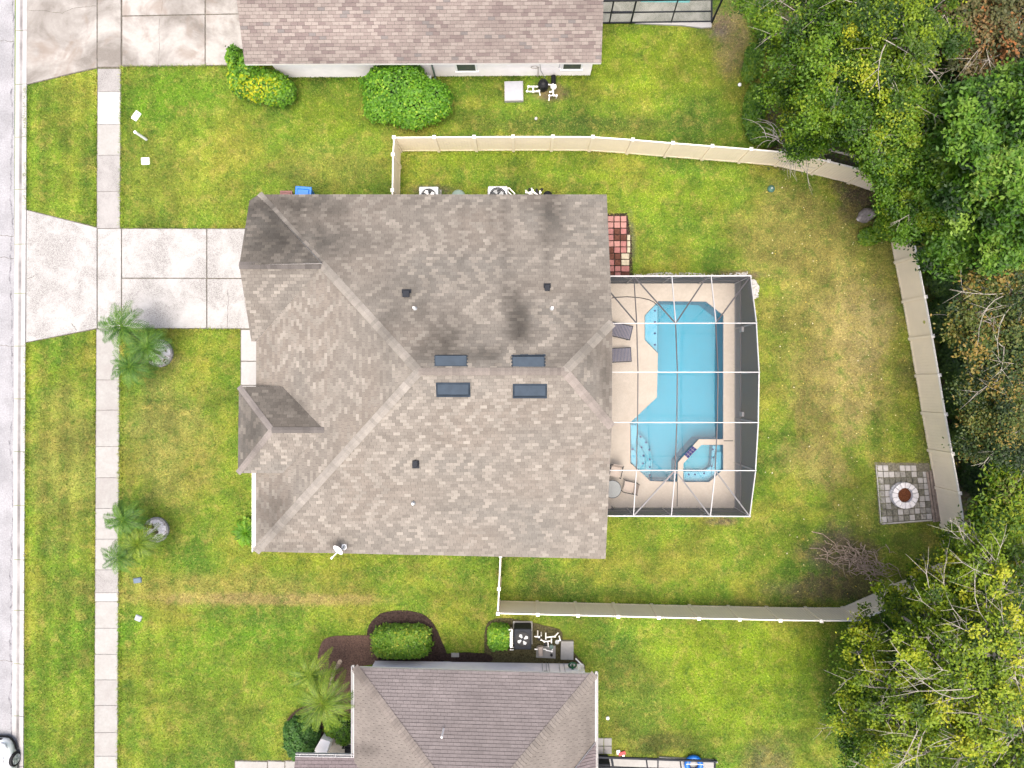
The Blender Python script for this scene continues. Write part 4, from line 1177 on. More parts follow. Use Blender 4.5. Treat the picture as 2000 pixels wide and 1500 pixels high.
# ------------------------------------------------------------------ deck furniture
def lounger(px, py, rz, label):
    c = P(px, py, .35); t = thing('sun_lounger', label, 'sun lounger', (c.x, c.y, DZ), 'grey sun loungers on the pool deck')
    L, W = 1.9, .66
    Mx = Matrix.Translation((c.x, c.y, 0)) @ Matrix.Rotation(rz, 4, 'Z')
    def addm(mb, src): mb.add([Mx @ Vector(v) for v in src.v], src.f)
    f = MB(); s = MB(); x0, x1 = .42 - L, .42
    for y in (-W / 2, W / 2): s.box((x0, y - .02, .30), (x1, y + .02, .34))
    for x in (x0, x1 - .03): s.box((x, -W / 2 + .022, .30), (x + .03, W / 2 - .022, .34))
    addm(f, s); f.build('frame', m_dark, t)
    k = 0; x = x0 + .05
    while x < x1 - .07:
        s = MB(); s.box((x, -W / 2 + .025, .345), (x + .052, W / 2 - .025, .358)); f = MB(); addm(f, s); f.build('slat', m_cushion, t); x += .068
    for lx in (x0 + .12, x1 - .12):
        for ly_ in (-W / 2 + .0, W / 2 - .0):
            s = MB(); s.box((lx - .02, ly_ - .02, DZ), (lx + .02, ly_ + .02, .298)); f = MB(); addm(f, s); f.build('leg', m_dark, t)
lounger(1217, 647, R(-13), 'upper grey slatted sun lounger, turned slightly towards the pool')
lounger(1216, 693, R(3), 'lower grey slatted sun lounger, square to the house')
def patio_chair(px, py, rz, label):
    c = P(px, py, .45); t = thing('patio_chair', label, 'chair', (c.x, c.y, DZ), 'patio chairs around the round table')
    Mx = Matrix.Translation((c.x, c.y, 0)) @ Matrix.Rotation(rz, 4, 'Z')
    s = MB(); s.add([(-.25, -.24, .42), (.22, -.24, .42), (.22, .24, .42), (-.25, .24, .42), (-.25, -.24, .44), (.22, -.24, .44), (.22, .24, .44), (-.25, .24, .44)], [(0, 3, 2, 1), (4, 5, 6, 7), (0, 1, 5, 4), (1, 2, 6, 5), (2, 3, 7, 6), (3, 0, 4, 7)])
    s.v = [tuple(Mx @ Vector(v)) for v in s.v]; s.build('seat', m_taupe, t)
    s = MB(); s.add([(.222, -.24, .45), (.222, .24, .45), (.36, .23, .95), (.36, -.23, .95), (.24, -.24, .45), (.24, .24, .45), (.38, .23, .95), (.38, -.23, .95)], [(0, 1, 2, 3), (7, 6, 5, 4), (0, 4, 5, 1), (1, 5, 6, 2), (2, 6, 7, 3), (3, 7, 4, 0)])
    s.v = [tuple(Mx @ Vector(v)) for v in s.v]; s.build('backrest', m_taupe, t)
    for y in (-.28, .28):
        s = MB(); s.tube([Mx @ Vector(v) for v in ((-.27, y, DZ), (-.27, y, .60), (-.20, y, .66), (.15, y, .67), (.33, y, .70))], .02, 6); s.build('armrest', m_black, t)
        s = MB(); s.tube([Mx @ Vector(v) for v in ((.26, y, DZ), (.22, y, .44), (.37, y * .88, .97))], .018, 6); s.build('leg', m_black, t)
patio_chair(1229, 951, R(-12), 'taupe sling chair with dark arms on the pool side of the round table')
patio_chair(1202, 921, R(78), 'taupe sling chair with dark arms behind the round table, nearer the spa level')
patio_chair(1181, 990, R(-140), 'dark framed chair half hidden under the roof edge by the round table')
c = P(1196, 955.5, .72); tb = thing('patio_table', 'round frosted glass patio table at the edge of the roof', 'table', (c.x, c.y, DZ))
b = MB(); b.lathe((c.x, c.y, .71), [(.40, 0), (.405, .012)], 32); b.build('table_top', m_tglass, tb)
b = MB(); pts = [(c.x + .415 * math.cos(t / 32 * 2 * math.pi), c.y + .415 * math.sin(t / 32 * 2 * math.pi), .712) for t in range(33)]; b.tube(pts, .014, 6, caps=False); b.build('rim', m_dark, tb)
for k in range(4):
    a = k * math.pi / 2 + .6; b = MB(); b.tube([(c.x + .36 * math.cos(a), c.y + .36 * math.sin(a), .70), (c.x + .18 * math.cos(a), c.y + .18 * math.sin(a), .4), (c.x + .34 * math.cos(a), c.y + .34 * math.sin(a), DZ)], .014, 6); b.build('leg', m_dark, tb)

# ================================================================== PAVED BITS
pv = [plain('pink_paver', (.38, .20, .175), .9, .15, var=.14, scale=9), plain('salmon_paver', (.42, .22, .15), .9, .15, var=.14, scale=9), plain('rose_paver', (.31, .14, .13), .9, .15, var=.2, scale=9), plain('brown_stained_paver', (.10, .042, .03), .9, .15, var=.4, scale=9), plain('cream_paver', (.40, .36, .27), .9, .15, var=.2, scale=9)]
path = thing('paver_path', 'short path of pink and brown square pavers beside the house corner', None, P(1209, 480), kind='structure')
for r_ in range(10):
    for c_ in range(4):
        if c_ == 3 and r_ < 3: continue
        px = 1188 + c_ * 12.6 + (0 if r_ < 6 else 1.2) - 1; py = 421.5 + r_ * 12.2
        if py > 534: continue
        w_, h_ = 11.6, 11.3
        if c_ == 3: w_ = 6.5 if r_ < 6 else 3.5
        if c_ == 2 and r_ > 5: w_ = 14
        mt = pv[0] if r_ < 2 else pv[2]
        q = _h(c_, r_, 5)
        if r_ in (2, 3): mt = pv[2] if q < .6 else pv[3]
        if r_ in (4, 5): mt = pv[0] if q < .4 else pv[1] if q < .6 else pv[2]
        if (c_, r_) in ((1, 6), (0, 5), (1, 7), (0, 6)): mt = pv[3]
        if c_ >= 2 and r_ in (6, 7): mt = pv[4]
        if r_ > 7: mt = pv[2] if q < .5 else pv[3]
        if c_ == 3 and r_ < 6: mt = pv[4] if q < .6 else pv[0]
        pc = P(px + w_ / 2, py + h_ / 2, .05); s = H / F
        m_ = MB(); m_.obox((pc.x, pc.y, -.02), (w_ * s - .02, h_ * s - .02, .065 + .01 * q), R(random.uniform(-1.5, 1.5)))
        bevel(m_.build('paver', mt, path), .012, 1)
no_grass([(1180, 420), (1226, 420), (1230, 540), (1180, 540)])
# dark soil under the pavers
sheet_ = MB(); w = px_poly([(1183, 417), (1225, 416), (1234, 470), (1236, 541), (1183, 541)])
sheet_.prism(w, -.05, .006); tag(sheet_.build('path_bed', m_mulch), 'dark soil bed under the pink pavers', kind='structure')

pg = [plain('grey_paver', (.26, .25, .225), .95, .1, var=.35, scale=10), plain('dirty_paver', (.155, .15, .122), .95, .1, var=.5, scale=12), plain('clean_pale_paver', (.40, .385, .365), .9, .15, var=.12, scale=10)]
m_grit = plain('grey_grit', (.15, .14, .105), 1, .05, var=.5, scale=12)
fp = thing('fire_pit_patio', 'square patio of mottled grey pavers under the fire pit', None, P(1768, 965), kind='structure')
A0, B0, C0, D0 = (P(x, y, .05) for x, y in ((1713, 908), (1812, 909), (1821.5, 1014), (1722.5, 1021.5)))
NN = 9
LIGHTP = {(2, 1), (6, 1), (8, 1), (8, 2), (0, 8), (3, 7), (6, 7), (5, 8), (1, 0), (0, 1), (4, 0), (5, 0), (1, 3), (1, 4), (1, 5), (7, 2), (7, 5), (8, 3), (8, 5), (7, 6), (8, 8), (5, 6), (0, 0), (6, 0), (8, 4), (1, 1)}
for i in range(NN):
    for j in range(NN):
        if (i, j) in ((2, 0), (3, 0), (8, 0), (7, 0)) : continue
        f = lambda a, b: (A0.lerp(B0, a)).lerp(D0.lerp(C0, a), b)
        g_ = .06; q = [f((i + a) / NN, (j + b) / NN) for a, b in ((g_, g_), (1 - g_, g_), (1 - g_, 1 - g_), (g_, 1 - g_))]
        k = _h(i, j, 31); mt = pg[2] if (i, j) in LIGHTP else pg[0] if k < .5 else pg[1]
        m_ = MB(); m_.prism(q, -.02, .04 + .012 * k); bevel(m_.build('paver', mt, fp), .012, 1)
for p, q in ((A0, D0), (D0, C0)):     # pale edging strips
    m_ = MB(); d = (q - p).normalized(); o_ = Vector((-d.y, d.x, 0)) * -.04
    pp, qq = p + o_, q + o_; pp.z = qq.z = .02; m_.bar(pp, qq, .05, .08); m_.build('edging', pg[2], fp)
m_ = MB(); m_.prism([A0 + Vector((-.1, .12, 0)), B0 + Vector((.1, .1, 0)), C0 + Vector((.1, -.1, 0)), D0 + Vector((-.1, -.12, 0))], -.05, .008); m_.build('soil_bed', m_grit, fp)
no_grass([(1711, 906), (1830, 906), (1838, 1022), (1722, 1024)])
m_ringstone = plain('whitewashed_stone', (.68, .66, .66), .9, .2, var=.15, scale=6)
pit = thing('fire_pit', 'round fire pit of whitish stone blocks holding rusty brown ash', 'fire pit', P(1767, 967, .05))
cc = P(1768, 967.5, .3)
cc.z = 0
for lvl in range(2):
    nb_ = 14
    for k in range(nb_):
        a0 = 2 * math.pi * (k + .04 + lvl * .5) / nb_; a1 = 2 * math.pi * (k + .96 + lvl * .5) / nb_
        ri, ro = .34 + .02 * _h(k, lvl, 2), .60 + .035 * _h(k, lvl, 3); pts = []
        for t in range(4): a = a0 + (a1 - a0) * t / 3; pts.append((cc.x + ro * math.cos(a), cc.y + ro * math.sin(a)))
        for t in range(3, -1, -1): a = a0 + (a1 - a0) * t / 3; pts.append((cc.x + ri * math.cos(a), cc.y + ri * math.sin(a)))
        m_ = MB(); m_.prism(pts, .045 + lvl * .15, .19 + lvl * .15); bevel(m_.build('stone', m_ringstone, pit), .015, 1)
m_ = MB(); m_.lathe((cc.x, cc.y, .04), [(.35, 0), (.35, .13), (.2, .17), (.02, .18)], 20); m_.build('ash', m_ash, pit)
for k in range(4):
    p0, p1 = P(1811.5 + k * 5.6, 922 - k * 3, .1), P(1826 + k * 5.3, 1020 - k * 1.0, .1)
    if k == 3: p0 = P(1826, 918, .1)
    m_ = MB(); m_.bar((p0.x, p0.y, .06 + .012 * (k % 2)), (p1.x, p1.y, .05 + .012 * (k % 2)), .105, .05)
    tag(m_.build('plank', m_wood), ['weathered plank nearest the fire pit patio', 'second weathered plank from the fire pit patio', 'third weathered plank from the patio, reddish in its middle', 'weathered plank closest to the tan fence'][k], 'plank', 'planks lying between fire pit and fence')

# pavers and cage at the lower neighbour's back corner
b4 = thing('paver_pad', 'four pale square pavers in the corner behind the lower neighbour house', None, P(1179, 1458), kind='structure')
for i in range(2):
    for j in range(2):
        q = [P(1163.5 + i * 16 + a, 1441.5 + j * 16 + b, .05) for a, b in ((.5, .5), (15.3, .5), (15.3, 15.3), (.5, 15.3))]
        m_ = MB(); m_.prism(q, -.02, .05); bevel(m_.build('paver', c_beige, b4), .01, 1)
no_grass([(1160, 1440), (1197, 1440), (1197, 1475), (1160, 1475)])

def small_cage(name, label, loc, deck_pts, deck_mat, frame_lines, scr_pts, mat_f):
    t = thing(name, label, 'screen enclosure', loc)
    m_ = MB(); m_.prism([P(x, y, 0) for x, y in deck_pts], -.02, .07); m_.build('slab', deck_mat, t)
    for (x0, y0, z0, x1, y1, z1, w_) in frame_lines:
        b = MB(); b.bar(P(x0, y0, z0), P(x1, y1, z1), w_, w_, up=Vector((0, 0, 1))); b.build('frame', mat_f, t)
    for pts in scr_pts:
        b = MB(); vs = [P(*p) for p in pts]; b.add(vs, [tuple(range(len(vs)))]); b.build('screen', m_scr, t)
    return t
no_grass([(1178, -300), (1400, -300), (1392, 53), (1310, 52), (1240, 46), (1178, 46)])
tc = small_cage('pool_cage', 'dark framed screen enclosure behind the upper neighbour house', P(1290, 0), [(1150, -300), (1392, -300), (1389, 54), (1330, 51), (1240, 45), (1150, 44)], c_moss,
    [(1150, 45, .1, 1390, 42, .1, .06), (1150, 25, 1.1, 1391, 22, 1.1, .05), (1150, 2, 2.3, 1408, -2, 2.3, .07), (1190, 45, .1, 1199, 0, 2.3, .06), (1232, 45, .1, 1243, 0, 2.3, .07), (1311, 43, .1, 1324, 0, 2.3, .05),
     (1390, 44, .1, 1411, -2, 2.3, .07), (1199, 1, 2.3, 1199, -200, 2.9, .06), (1324, 0, 2.3, 1324, -200, 2.9, .06), (1411, -2, 2.3, 1413, -300, 2.6, .07), (1390, 44, .1, 1390, -300, .1, .07), (1196, 24, 1.1, 1234, 24, 1.1, .08)],
    [[(1150, 45, .1), (1390, 42, .1), (1411, -2, 2.3), (1150, 2, 2.3)]], m_dark)
m_ = MB(); m_.prism([P(x, y, .08) for x, y in ((1252, 4), (1346, 5), (1356, -12), (1356, -300), (1240, -300), (1240, -12))], .071, .078)
m_tealw = plain('teal_water', (.10, .30, .29), .1, .5, var=.05); m_.build('water', m_tealw, tc)
m_ = MB(); m_.prism([P(x, y, .05) for x, y in ((1240, 44.5), (1390, 42.5), (1389, 54), (1370, 55), (1330, 50), (1300, 49), (1240, 46))], -.02, .10); m_.build('footing', c_white, tc)
no_grass([(1160, 1475), (1402, 1484), (1402, 1700), (1160, 1700)])
bc = small_cage('pool_cage', 'dark framed screen enclosure with low white footing behind the lower neighbour house', P(1280, 1500), [(1150, 1476), (1397, 1484), (1397, 1800), (1150, 1800)], c_pink,
    [(1150, 1478, 2.3, 1400, 1487, 2.3, .08), (1150, 1497, 1.1, 1400, 1505, 1.1, .06), (1194, 1478, 2.3, 1203, 1530, 2.6, .10), (1262, 1479, 2.3, 1268, 1530, 2.6, .06), (1285, 1480, 2.3, 1285, 1530, 2.6, .05), (1328, 1484, 2.3, 1335, 1530, 2.6, .05), (1396, 1486, 2.3, 1397, 1600, 2.6, .07), (1396, 1484.5, .1, 1396, 1486.5, 2.3, .06), (1285, 1479, .1, 1285, 1480.5, 2.3, .05), (1200, 1478, .1, 1200, 1478.8, 2.3, .05), (1397, 1600, 2.6, 1397, 1600.5, .1, .06)],
    [], m_dark)
m_ = MB(); p = [P(x, y, .05) for x, y in ((1287, 1478), (1399, 1484), (1402, 1489), (1290, 1483))]; m_.prism(p, -.02, .12); m_.build('footing', c_white, bc)
m_ = MB(); m_.prism([P(x, y, .3) for x, y in ((1166, 1478), (1189, 1479), (1189, 1496), (1166, 1496))], .08, .9); tag(bevel(m_.build('storage_box', m_dark), .03), 'dark storage box behind the lower neighbour roof edge', 'box')
c = P(1356, 1496, .3); rg = thing('float_ring', 'blue inflatable swim ring lying in the lower neighbour screen enclosure', 'swim ring', (c.x, c.y, .07))
m_ = MB(); m_.tube([(c.x + .33 * math.cos(t * math.pi / 12), c.y + .33 * math.sin(t * math.pi / 12), .2) for t in range(25)], .13, 10, caps=False); m_.build('ring', m_blue2, rg, smooth=True)
m_ = MB(); m_.tube([(c.x - .4, c.y + .1, .33), (c.x, c.y + .12, .36), (c.x + .42, c.y + .08, .32)], .012, 6); m_.build('rope', m_white, rg)
c = P(1213, 1473, .15); t = thing('folded_chair', 'small red and white folded seat lying by the lower neighbour screen', 'chair', (c.x, c.y, 0))
m_ = MB(); m_.obox((c.x + .05, c.y, .06), (.34, .16, .05), .3); m_.build('seat', m_red, t)
m_ = MB(); m_.obox((c.x - .12, c.y + .05, .05), (.16, .2, .05), .1); m_.obox((c.x + .12, c.y - .12, .05), (.1, .26, .05), .1); m_.build('frame', m_white, t)

# ================================================================== EQUIPMENT
def ac_unit(px, py, size, h, label, matb, matf, ang=0.0, blade=m_grey, nbl=4, grille=True):
    c = P(px, py, h); t = thing('air_conditioner', label, 'air conditioner', (c.x, c.y, 0), 'air conditioning units')
    m_ = MB(); m_.obox((c.x, c.y, 0), (size[0] + .12, size[1] + .12, .07), ang); m_.build('pad', c_beige, t)
    m_ = MB(); m_.obox((c.x, c.y, .075), (size[0], size[1], h - .09), ang); o = bevel(m_.build('casing', matb, t), .05, 3)
    rr = min(size) * .40
    m_ = MB(); m_.lathe((c.x, c.y, h - .012), [(rr * 1.08, 0), (rr * 1.08, .02), (rr * .98, .022), (rr * .95, .005)], 28); m_.build('fan_ring', matf, t)
    m_ = MB(); m_.lathe((c.x, c.y, h - .008), [(rr * .94, 0), (rr * .94, .006)], 28); m_.build('fan_well', m_black, t)
    for k in range(nbl):
        a = 2 * math.pi * k / nbl + .5; b = MB(); p = []
        for s, rr_ in ((-.42, .28), (-.34, .72), (0, .86), (.40, .72), (.25, .22)):
            p.append((c.x + rr * rr_ * math.cos(a + s), c.y + rr * rr_ * math.sin(a + s)))
        b.prism(p, h + .004, h + .012); b.build('fan_blade', blade, t)
    m_ = MB(); m_.lathe((c.x, c.y, h + .004), [(rr * .16, 0), (rr * .16, .03)], 12); m_.build('hub', m_dark, t)
    if grille:
        g_ = MB()
        for q in (.35, .55, .75, .93):
            g_.tube([(c.x + rr * q * math.cos(x / 24 * 2 * math.pi), c.y + rr * q * math.sin(x / 24 * 2 * math.pi), h + .045) for x in range(25)], .005, 4, caps=False)
        for k in range(8):
            a = k * math.pi / 4; g_.bar((c.x, c.y, h + .045), (c.x + rr * math.cos(a), c.y + rr * math.sin(a), h + .03), .007, .007)
        g_.build('guard', m_dark if matb is m_dark else m_grey, t)
    return t
ac_unit(837, 383, (.92, .92), .85, 'pale grey air conditioner half under the north eave, nearest the fence gate side', m_steel, m_grey, blade=m_white)
ac_unit(972, 382, (.92, .92), .85, 'pale grey air conditioner with dark fan ring beside white pipes at the north eave', m_steel, m_black)
t = ac_unit(1021, 1249, (.82, .98), .95, 'dark blue-grey air conditioner with four grey fan blades by the small hedge', m_dark, m_black, grille=False)
no_grass([(990, 1210), (1110, 1222), (1130, 1292), (985, 1292)])

def pipes(name, label, cat, loc, runs, r=.03, mat=None, extras=(), group=None):
    t = thing(name, label, cat, loc, group)
    for run in runs:
        m_ = MB(); pts = [P(*p) for p in run]; m_.tube(pts, r, 8); o = m_.build('pipe', mat or m_pvc, t)
        for p in pts[1:-1]:
            e = MB(); e.lathe(p - Vector((0, 0, r * 1.3)), [(r * 1.35, 0), (r * 1.35, r * 2.6)], 10); e.build('elbow', mat or m_pvc, o)
    for nm, mb, mt in extras: mb.build(nm, mt, t)
    return t
def blob(c, prof, n=16): m_ = MB(); m_.lathe(c, prof, n); return m_
# upper neighbour's pump set
c = P(1061, 163, .5)
flt = blob((c.x, c.y, .02), [(.2, 0), (.25, .1), (.26, .35), (.22, .52), (.12, .60), (.03, .63)])
pump = MB(); pc = P(1081, 160, .25); pump.tube([pc + Vector((0, -.15, 0)), pc + Vector((0, .3, 0))], .11, 12)
val = blob(P(1081, 171, .1), [(.13, 0), (.15, .12), (.12, .2), (.02, .22)])
pipes('pool_pump', 'black filter tank and white plumbing by the upper neighbour wall', 'pool pump', (c.x, c.y, 0),
      [[(1054, 169, .3), (1032, 169, .3), (1029.5, 178.5, .3), (1041, 179, .3), (1053, 178, .3), (1055, 186, .05)], [(1041, 170, .32), (1042, 178, .32)],
       [(1070, 165, .35), (1080, 166, .35), (1081, 186, .3), (1073, 187, .3), (1072, 196, .05)], [(1080, 186, .3), (1087, 187, .3), (1086.5, 191, .05)], [(1081, 178, .3), (1073, 180, .3)]], .035,
      extras=[('filter_tank', flt, m_black), ('pump', pump, m_black), ('valve', val, m_pvc)])
no_grass([(1028, 155), (1095, 152), (1098, 190), (1040, 200), (1026, 190)])
c = P(1003.5, 176, .3); pd = thing('equipment_pad', 'square pale grey slab standing on the lawn by the upper neighbour', 'equipment pad', (c.x, c.y, 0))
m_ = MB(); m_.obox((c.x, c.y, 0), (.90, .94, .22), R(1)); bevel(m_.build('base', c_white, pd), .01)
m_ = MB(); m_.obox((c.x, c.y, .222), (.84, .88, .02), R(1)); m_.build('lid', plain('pale_grey_lid', (.36, .375, .41), .7, .3, var=.06), pd)
# middle house, north side
c = P(1042, 379, .3); b1 = MB(); b1.tube([P(1048, 374, .3), P(1052, 382, .3)], .09, 10)
pipes('pool_pump', 'tangle of white pool plumbing and black valves at the north eave', 'pool pump', (c.x, c.y, 0),
      [[(1026, 376, .3), (1034, 377, .35), (1040, 372, .4), (1046, 378, .3), (1058, 376, .3)], [(1030, 384, .3), (1036, 378, .35), (1044, 382, .2)], [(1038, 368, .2), (1041, 375, .4), (1050, 380, .35)], [(1055, 372, .35), (1053, 384, .3)], [(1027, 372, .1), (1031, 377, .3)]], .04,
      extras=[('valve', blob(P(1034, 371, .35), [(.06, 0), (.07, .08), (.02, .10)]), m_black), ('valve', blob(P(1048, 372, .35), [(.06, 0), (.07, .08), (.02, .10)]), m_black), ('valve', blob(P(1058, 371, .3), [(.06, 0), (.07, .08), (.02, .10)]), m_black), ('pump', b1, m_black)])
no_grass([(1022, 364), (1062, 364), (1062, 390), (1022, 390)])
c = P(1070, 380, .8); m_ = blob((c.x, c.y, .02), [(.20, 0), (.23, .1), (.23, .6), (.18, .78), (.08, .84), (.02, .85)])
tk = thing('filter_tank', 'black domed pool filter tank at the right end of the north wall equipment', 'filter tank', (c.x, c.y, 0)); m_.build('body', m_black, tk, smooth=True)
blob((c.x, c.y, .84), [(.05, 0), (.05, .08), (.02, .1)], 10).build('gauge', m_dark, tk)
pipes('drain_pipe', 'two parallel white pipes leaning against the middle air conditioner', 'pipe', P(997, 372), [[(988, 378, .5), (993, 366, .6)], [(994, 367, .62), (1006, 379, .5)], [(986, 381, .5), (989, 371, .55), (1000, 382, .5)]], .03)
c = P(895, 383, .5); tg = thing('gas_tank', 'grey-green domed tank mostly under the north eave', 'tank', (c.x, c.y, 0))
blob((c.x, c.y, .02), [(.30, 0), (.34, .08), (.34, .40), (.26, .50), (.05, .53)], 20).build('body', plain('sage_green_paint', (.20, .27, .23), .5, .4), tg, smooth=True)
blob((c.x, c.y, .52), [(.07, 0), (.07, .08)], 10).build('lid', m_grey, tg)
# lower neighbour's equipment
c = P(1070, 1255, .3)
runs = [[(1044, 1243, .4), (1053, 1244, .45), (1056, 1249, .4), (1063, 1253, .35), (1075, 1252, .35)], [(1050, 1232, .1), (1050, 1243, .4)], [(1057, 1235, .1), (1057, 1242, .4)], [(1066, 1236, .2), (1066, 1249, .4)],
        [(1067, 1245, .5), (1084, 1243, .5), (1090, 1236, .3)], [(1070, 1254, .35), (1071, 1263, .3)], [(1077, 1247, .45), (1077, 1256, .4)], [(1092, 1242, .45), (1094, 1250, .4), (1087, 1253, .3)], [(1066, 1270, .3), (1078, 1272, .3), (1079, 1267, .3)], [(1044, 1268, .25), (1052, 1268, .25)], [(1061, 1268, .25), (1067, 1268, .25)]]
pipes('pool_pump', 'cluster of white pool plumbing and beige pump beside the dark air conditioner', 'pool pump', (c.x, c.y, 0), runs, .03,
      extras=[('pad', (lambda m: (m.prism([P(x, y, .05) for x, y in ((1048, 1263), (1085, 1261), (1085, 1286), (1047, 1284))], -.02, .06), m)[1])(MB()), c_beige), ('pump', (lambda m: (m.tube([P(1055, 1262, .25), P(1056, 1280, .25)], [.14, .11], 12), m)[1])(MB()), m_taupe),
              ('valve', blob(P(1053, 1247, .4), [(.07, 0), (.08, .08), (.02, .1)]), m_black), ('valve', blob(P(1065, 1258, .4), [(.07, 0), (.08, .08), (.02, .1)]), m_black), ('valve', blob(P(1088, 1253, .3), [(.09, 0), (.10, .08), (.02, .1)]), m_grey), ('valve', blob(P(1077, 1262, .3), [(.09, 0), (.10, .12), (.02, .16)]), m_terr), ('valve', blob(P(1077, 1279, .3), [(.06, 0), (.06, .08), (.02, .1)]), m_black)])
m_ = MB(); m_.prism([P(x, y, .2) for x, y in ((1095.5, 1252.5), (1120.5, 1252.5), (1120, 1289), (1095, 1288.5))], 0, .22); tag(bevel(m_.build('concrete_block', c_pink), .02), 'upright pale concrete slab beside the lower neighbour plumbing', 'concrete slab')
# electrical box between hedge and unit
c = P(998, 1250, .8); ev = thing('meter_box', 'white meter box with conduit between small hedge and dark air conditioner', 'meter box', (c.x, c.y, 0))
m_ = MB(); m_.obox((c.x, c.y, .2), (.09, .72, .62)); m_.build('box', m_white, ev)
m_ = MB(); m_.tube([P(994, 1230, .75), P(1000, 1229, .8), P(1000, 1264, .8), P(1004, 1264, .6)], .03, 6); m_.tube([P(994, 1257, .6), P(996, 1262, .5)], .03, 6); m_.tube([P(996, 1269, .3), P(1003, 1269, .3)], .03, 6); m_.build('conduit', m_pvc, ev)
c = P(1118, 1299, .6); hr = thing('hose_coil', 'green garden hose coiled against the white wall of the lower neighbour', 'hose', (c.x, c.y, .4))
for k in range(3):
    m_ = MB(); m_.tube([(c.x + (.19 - .02 * k) * math.cos(t * math.pi / 10), c.y + .03 * k + (.17 - .01 * k) * math.sin(t * math.pi / 10), .62 + .06 * k + .1 * math.sin(t * math.pi / 10)) for t in range(21)], .028, 6, caps=False); m_.build('coil', m_hose, hr)
m_ = MB(); m_.obox((c.x, c.y - .1, .5), (.1, .2, .22)); m_.build('bracket', m_hose, hr)
pipes('downspout', 'bent white downspout pipe at the back corner of the lower neighbour wall', 'downspout', P(1133, 1300), [[(1124, 1286, .05), (1139, 1301, .2), (1138, 1312, 1.6)], [(1131, 1298, 1.2), (1130, 1310, 1.6)]], .035)
for px, py, w_, h_, lab in ((889, 1279.5, .38, .2, 'small pale paver lying at the foot of the lower neighbour wall'),):
    c = P(px, py, .05); m_ = MB(); m_.obox((c.x, c.y, 0), (w_, h_, .06)); tag(bevel(m_.build('stepping_stone', c_beige), .01), lab, 'paver')
# bins
def bin_(px, py, w, d, h, mat, label, ang):
    c = P(px, py, h); t = thing('trash_bin', label, 'trash bin', (c.x, c.y, 0), 'trash bins by the north wall')
    Mx = Matrix.Translation((c.x, c.y, 0)) @ Matrix.Rotation(ang, 4, 'Z')
    def taper(m_, w0, d0, w1, d1, z0, z1, cz=0):
        vs = [(-w0 / 2, -d0 / 2, z0), (w0 / 2, -d0 / 2, z0), (w0 / 2, d0 / 2, z0), (-w0 / 2, d0 / 2, z0), (-w1 / 2, -d1 / 2, z1), (w1 / 2, -d1 / 2, z1), (w1 / 2, d1 / 2, z1), (-w1 / 2, d1 / 2, z1)]
        m_.add([Mx @ Vector(v) for v in vs], [(0, 3, 2, 1), (4, 5, 6, 7), (0, 1, 5, 4), (1, 2, 6, 5), (2, 3, 7, 6), (3, 0, 4, 7)])
    m_ = MB(); taper(m_, w * .75, d * .7, w * .94, d * .92, .04, h - .09); bevel(m_.build('body', mat, t), .03)
    m_ = MB(); taper(m_, w, d, w * .97, d * .96, h - .085, h - .045); lid = bevel(m_.build('lid', mat, t), .015)
    m_ = MB(); taper(m_, w * .76, d * .74, w * .66, d * .62, h - .043, h + .01); bevel(m_.build('lid_panel', mat, lid), .02)
    m_ = MB(); m_.tube([Mx @ Vector((-w * .35, -d * .52, h - .06)), Mx @ Vector((w * .35, -d * .52, h - .06))], .02, 8); m_.build('handle', m_black, t)
    for sx_ in (-1, 1):
        m_ = MB(); a = Mx @ Vector((sx_ * w * .40, -d * .40, .11)); b = Mx @ Vector((sx_ * w * .48, -d * .40, .11)); m_.tube([a, b], .11, 14); m_.build('wheel', m_rubber, t)
bin_(591, 381, .78, .86, 1.08, m_blue, 'bright blue wheeled recycling bin against the north wall', R(-4))
bin_(558, 386, .60, .72, 1.0, m_brownbin, 'dull brown wheeled bin left of the blue one', R(0))
# satellite dish
base = P(672, 1068, 2.75); base.z = roofz(base.x, base.y)
sdsh = thing('satellite_dish', 'white oval satellite dish mounted at the lower roof edge', 'satellite dish', base)
m_ = MB(); m_.tube([base, base + Vector((-.02, -.05, .45)), base + Vector((-.12, -.08, .52))], .025, 8); m_.build('mast', m_grey, sdsh)
m_ = MB(); m_.obox(base + Vector((0, 0, -.005)), (.22, .22, .03)); m_.build('foot', m_grey, sdsh)
dc = P(661, 1073.5, base.z + .52); dirv = (P(646, 1091, base.z + .45) - dc).normalized(); dirv.z = .75; dirv.normalize()
Mq = dirv.to_track_quat('Z', 'Y').to_matrix()
m_ = MB(); prof = [(.02, -.055), (.14, -.045), (.25, -.018), (.33, .02), (.335, .03), (.325, .03), (.24, -.005), (.13, -.033), (.02, -.042)]
Ms = Mq @ Matrix.Diagonal((.78, 1.05, 1))
m_.lathe(dc, prof, 28, M_=Ms); m_.build('dish', m_white, sdsh, smooth=True)
tip = P(646.5, 1091.5, base.z + .62)
m_ = MB(); m_.tube([dc + dirv * -.03 + Vector((-.02, -.08, -.02)), tip], .022, 8); m_.build('arm', m_white, sdsh)
m_ = MB(); m_.tube([tip, tip + (dc - tip).normalized() * .12], [.05, .035], 10); m_.build('receiver', m_white, sdsh)
m_ = MB(); m_.tube([base + Vector((.06, .04, .15)) + Vector((.10 * math.cos(t / 2), .12 * math.sin(t / 2), .1)) for t in range(14)], .012, 5); m_.build('cable', m_white, sdsh)
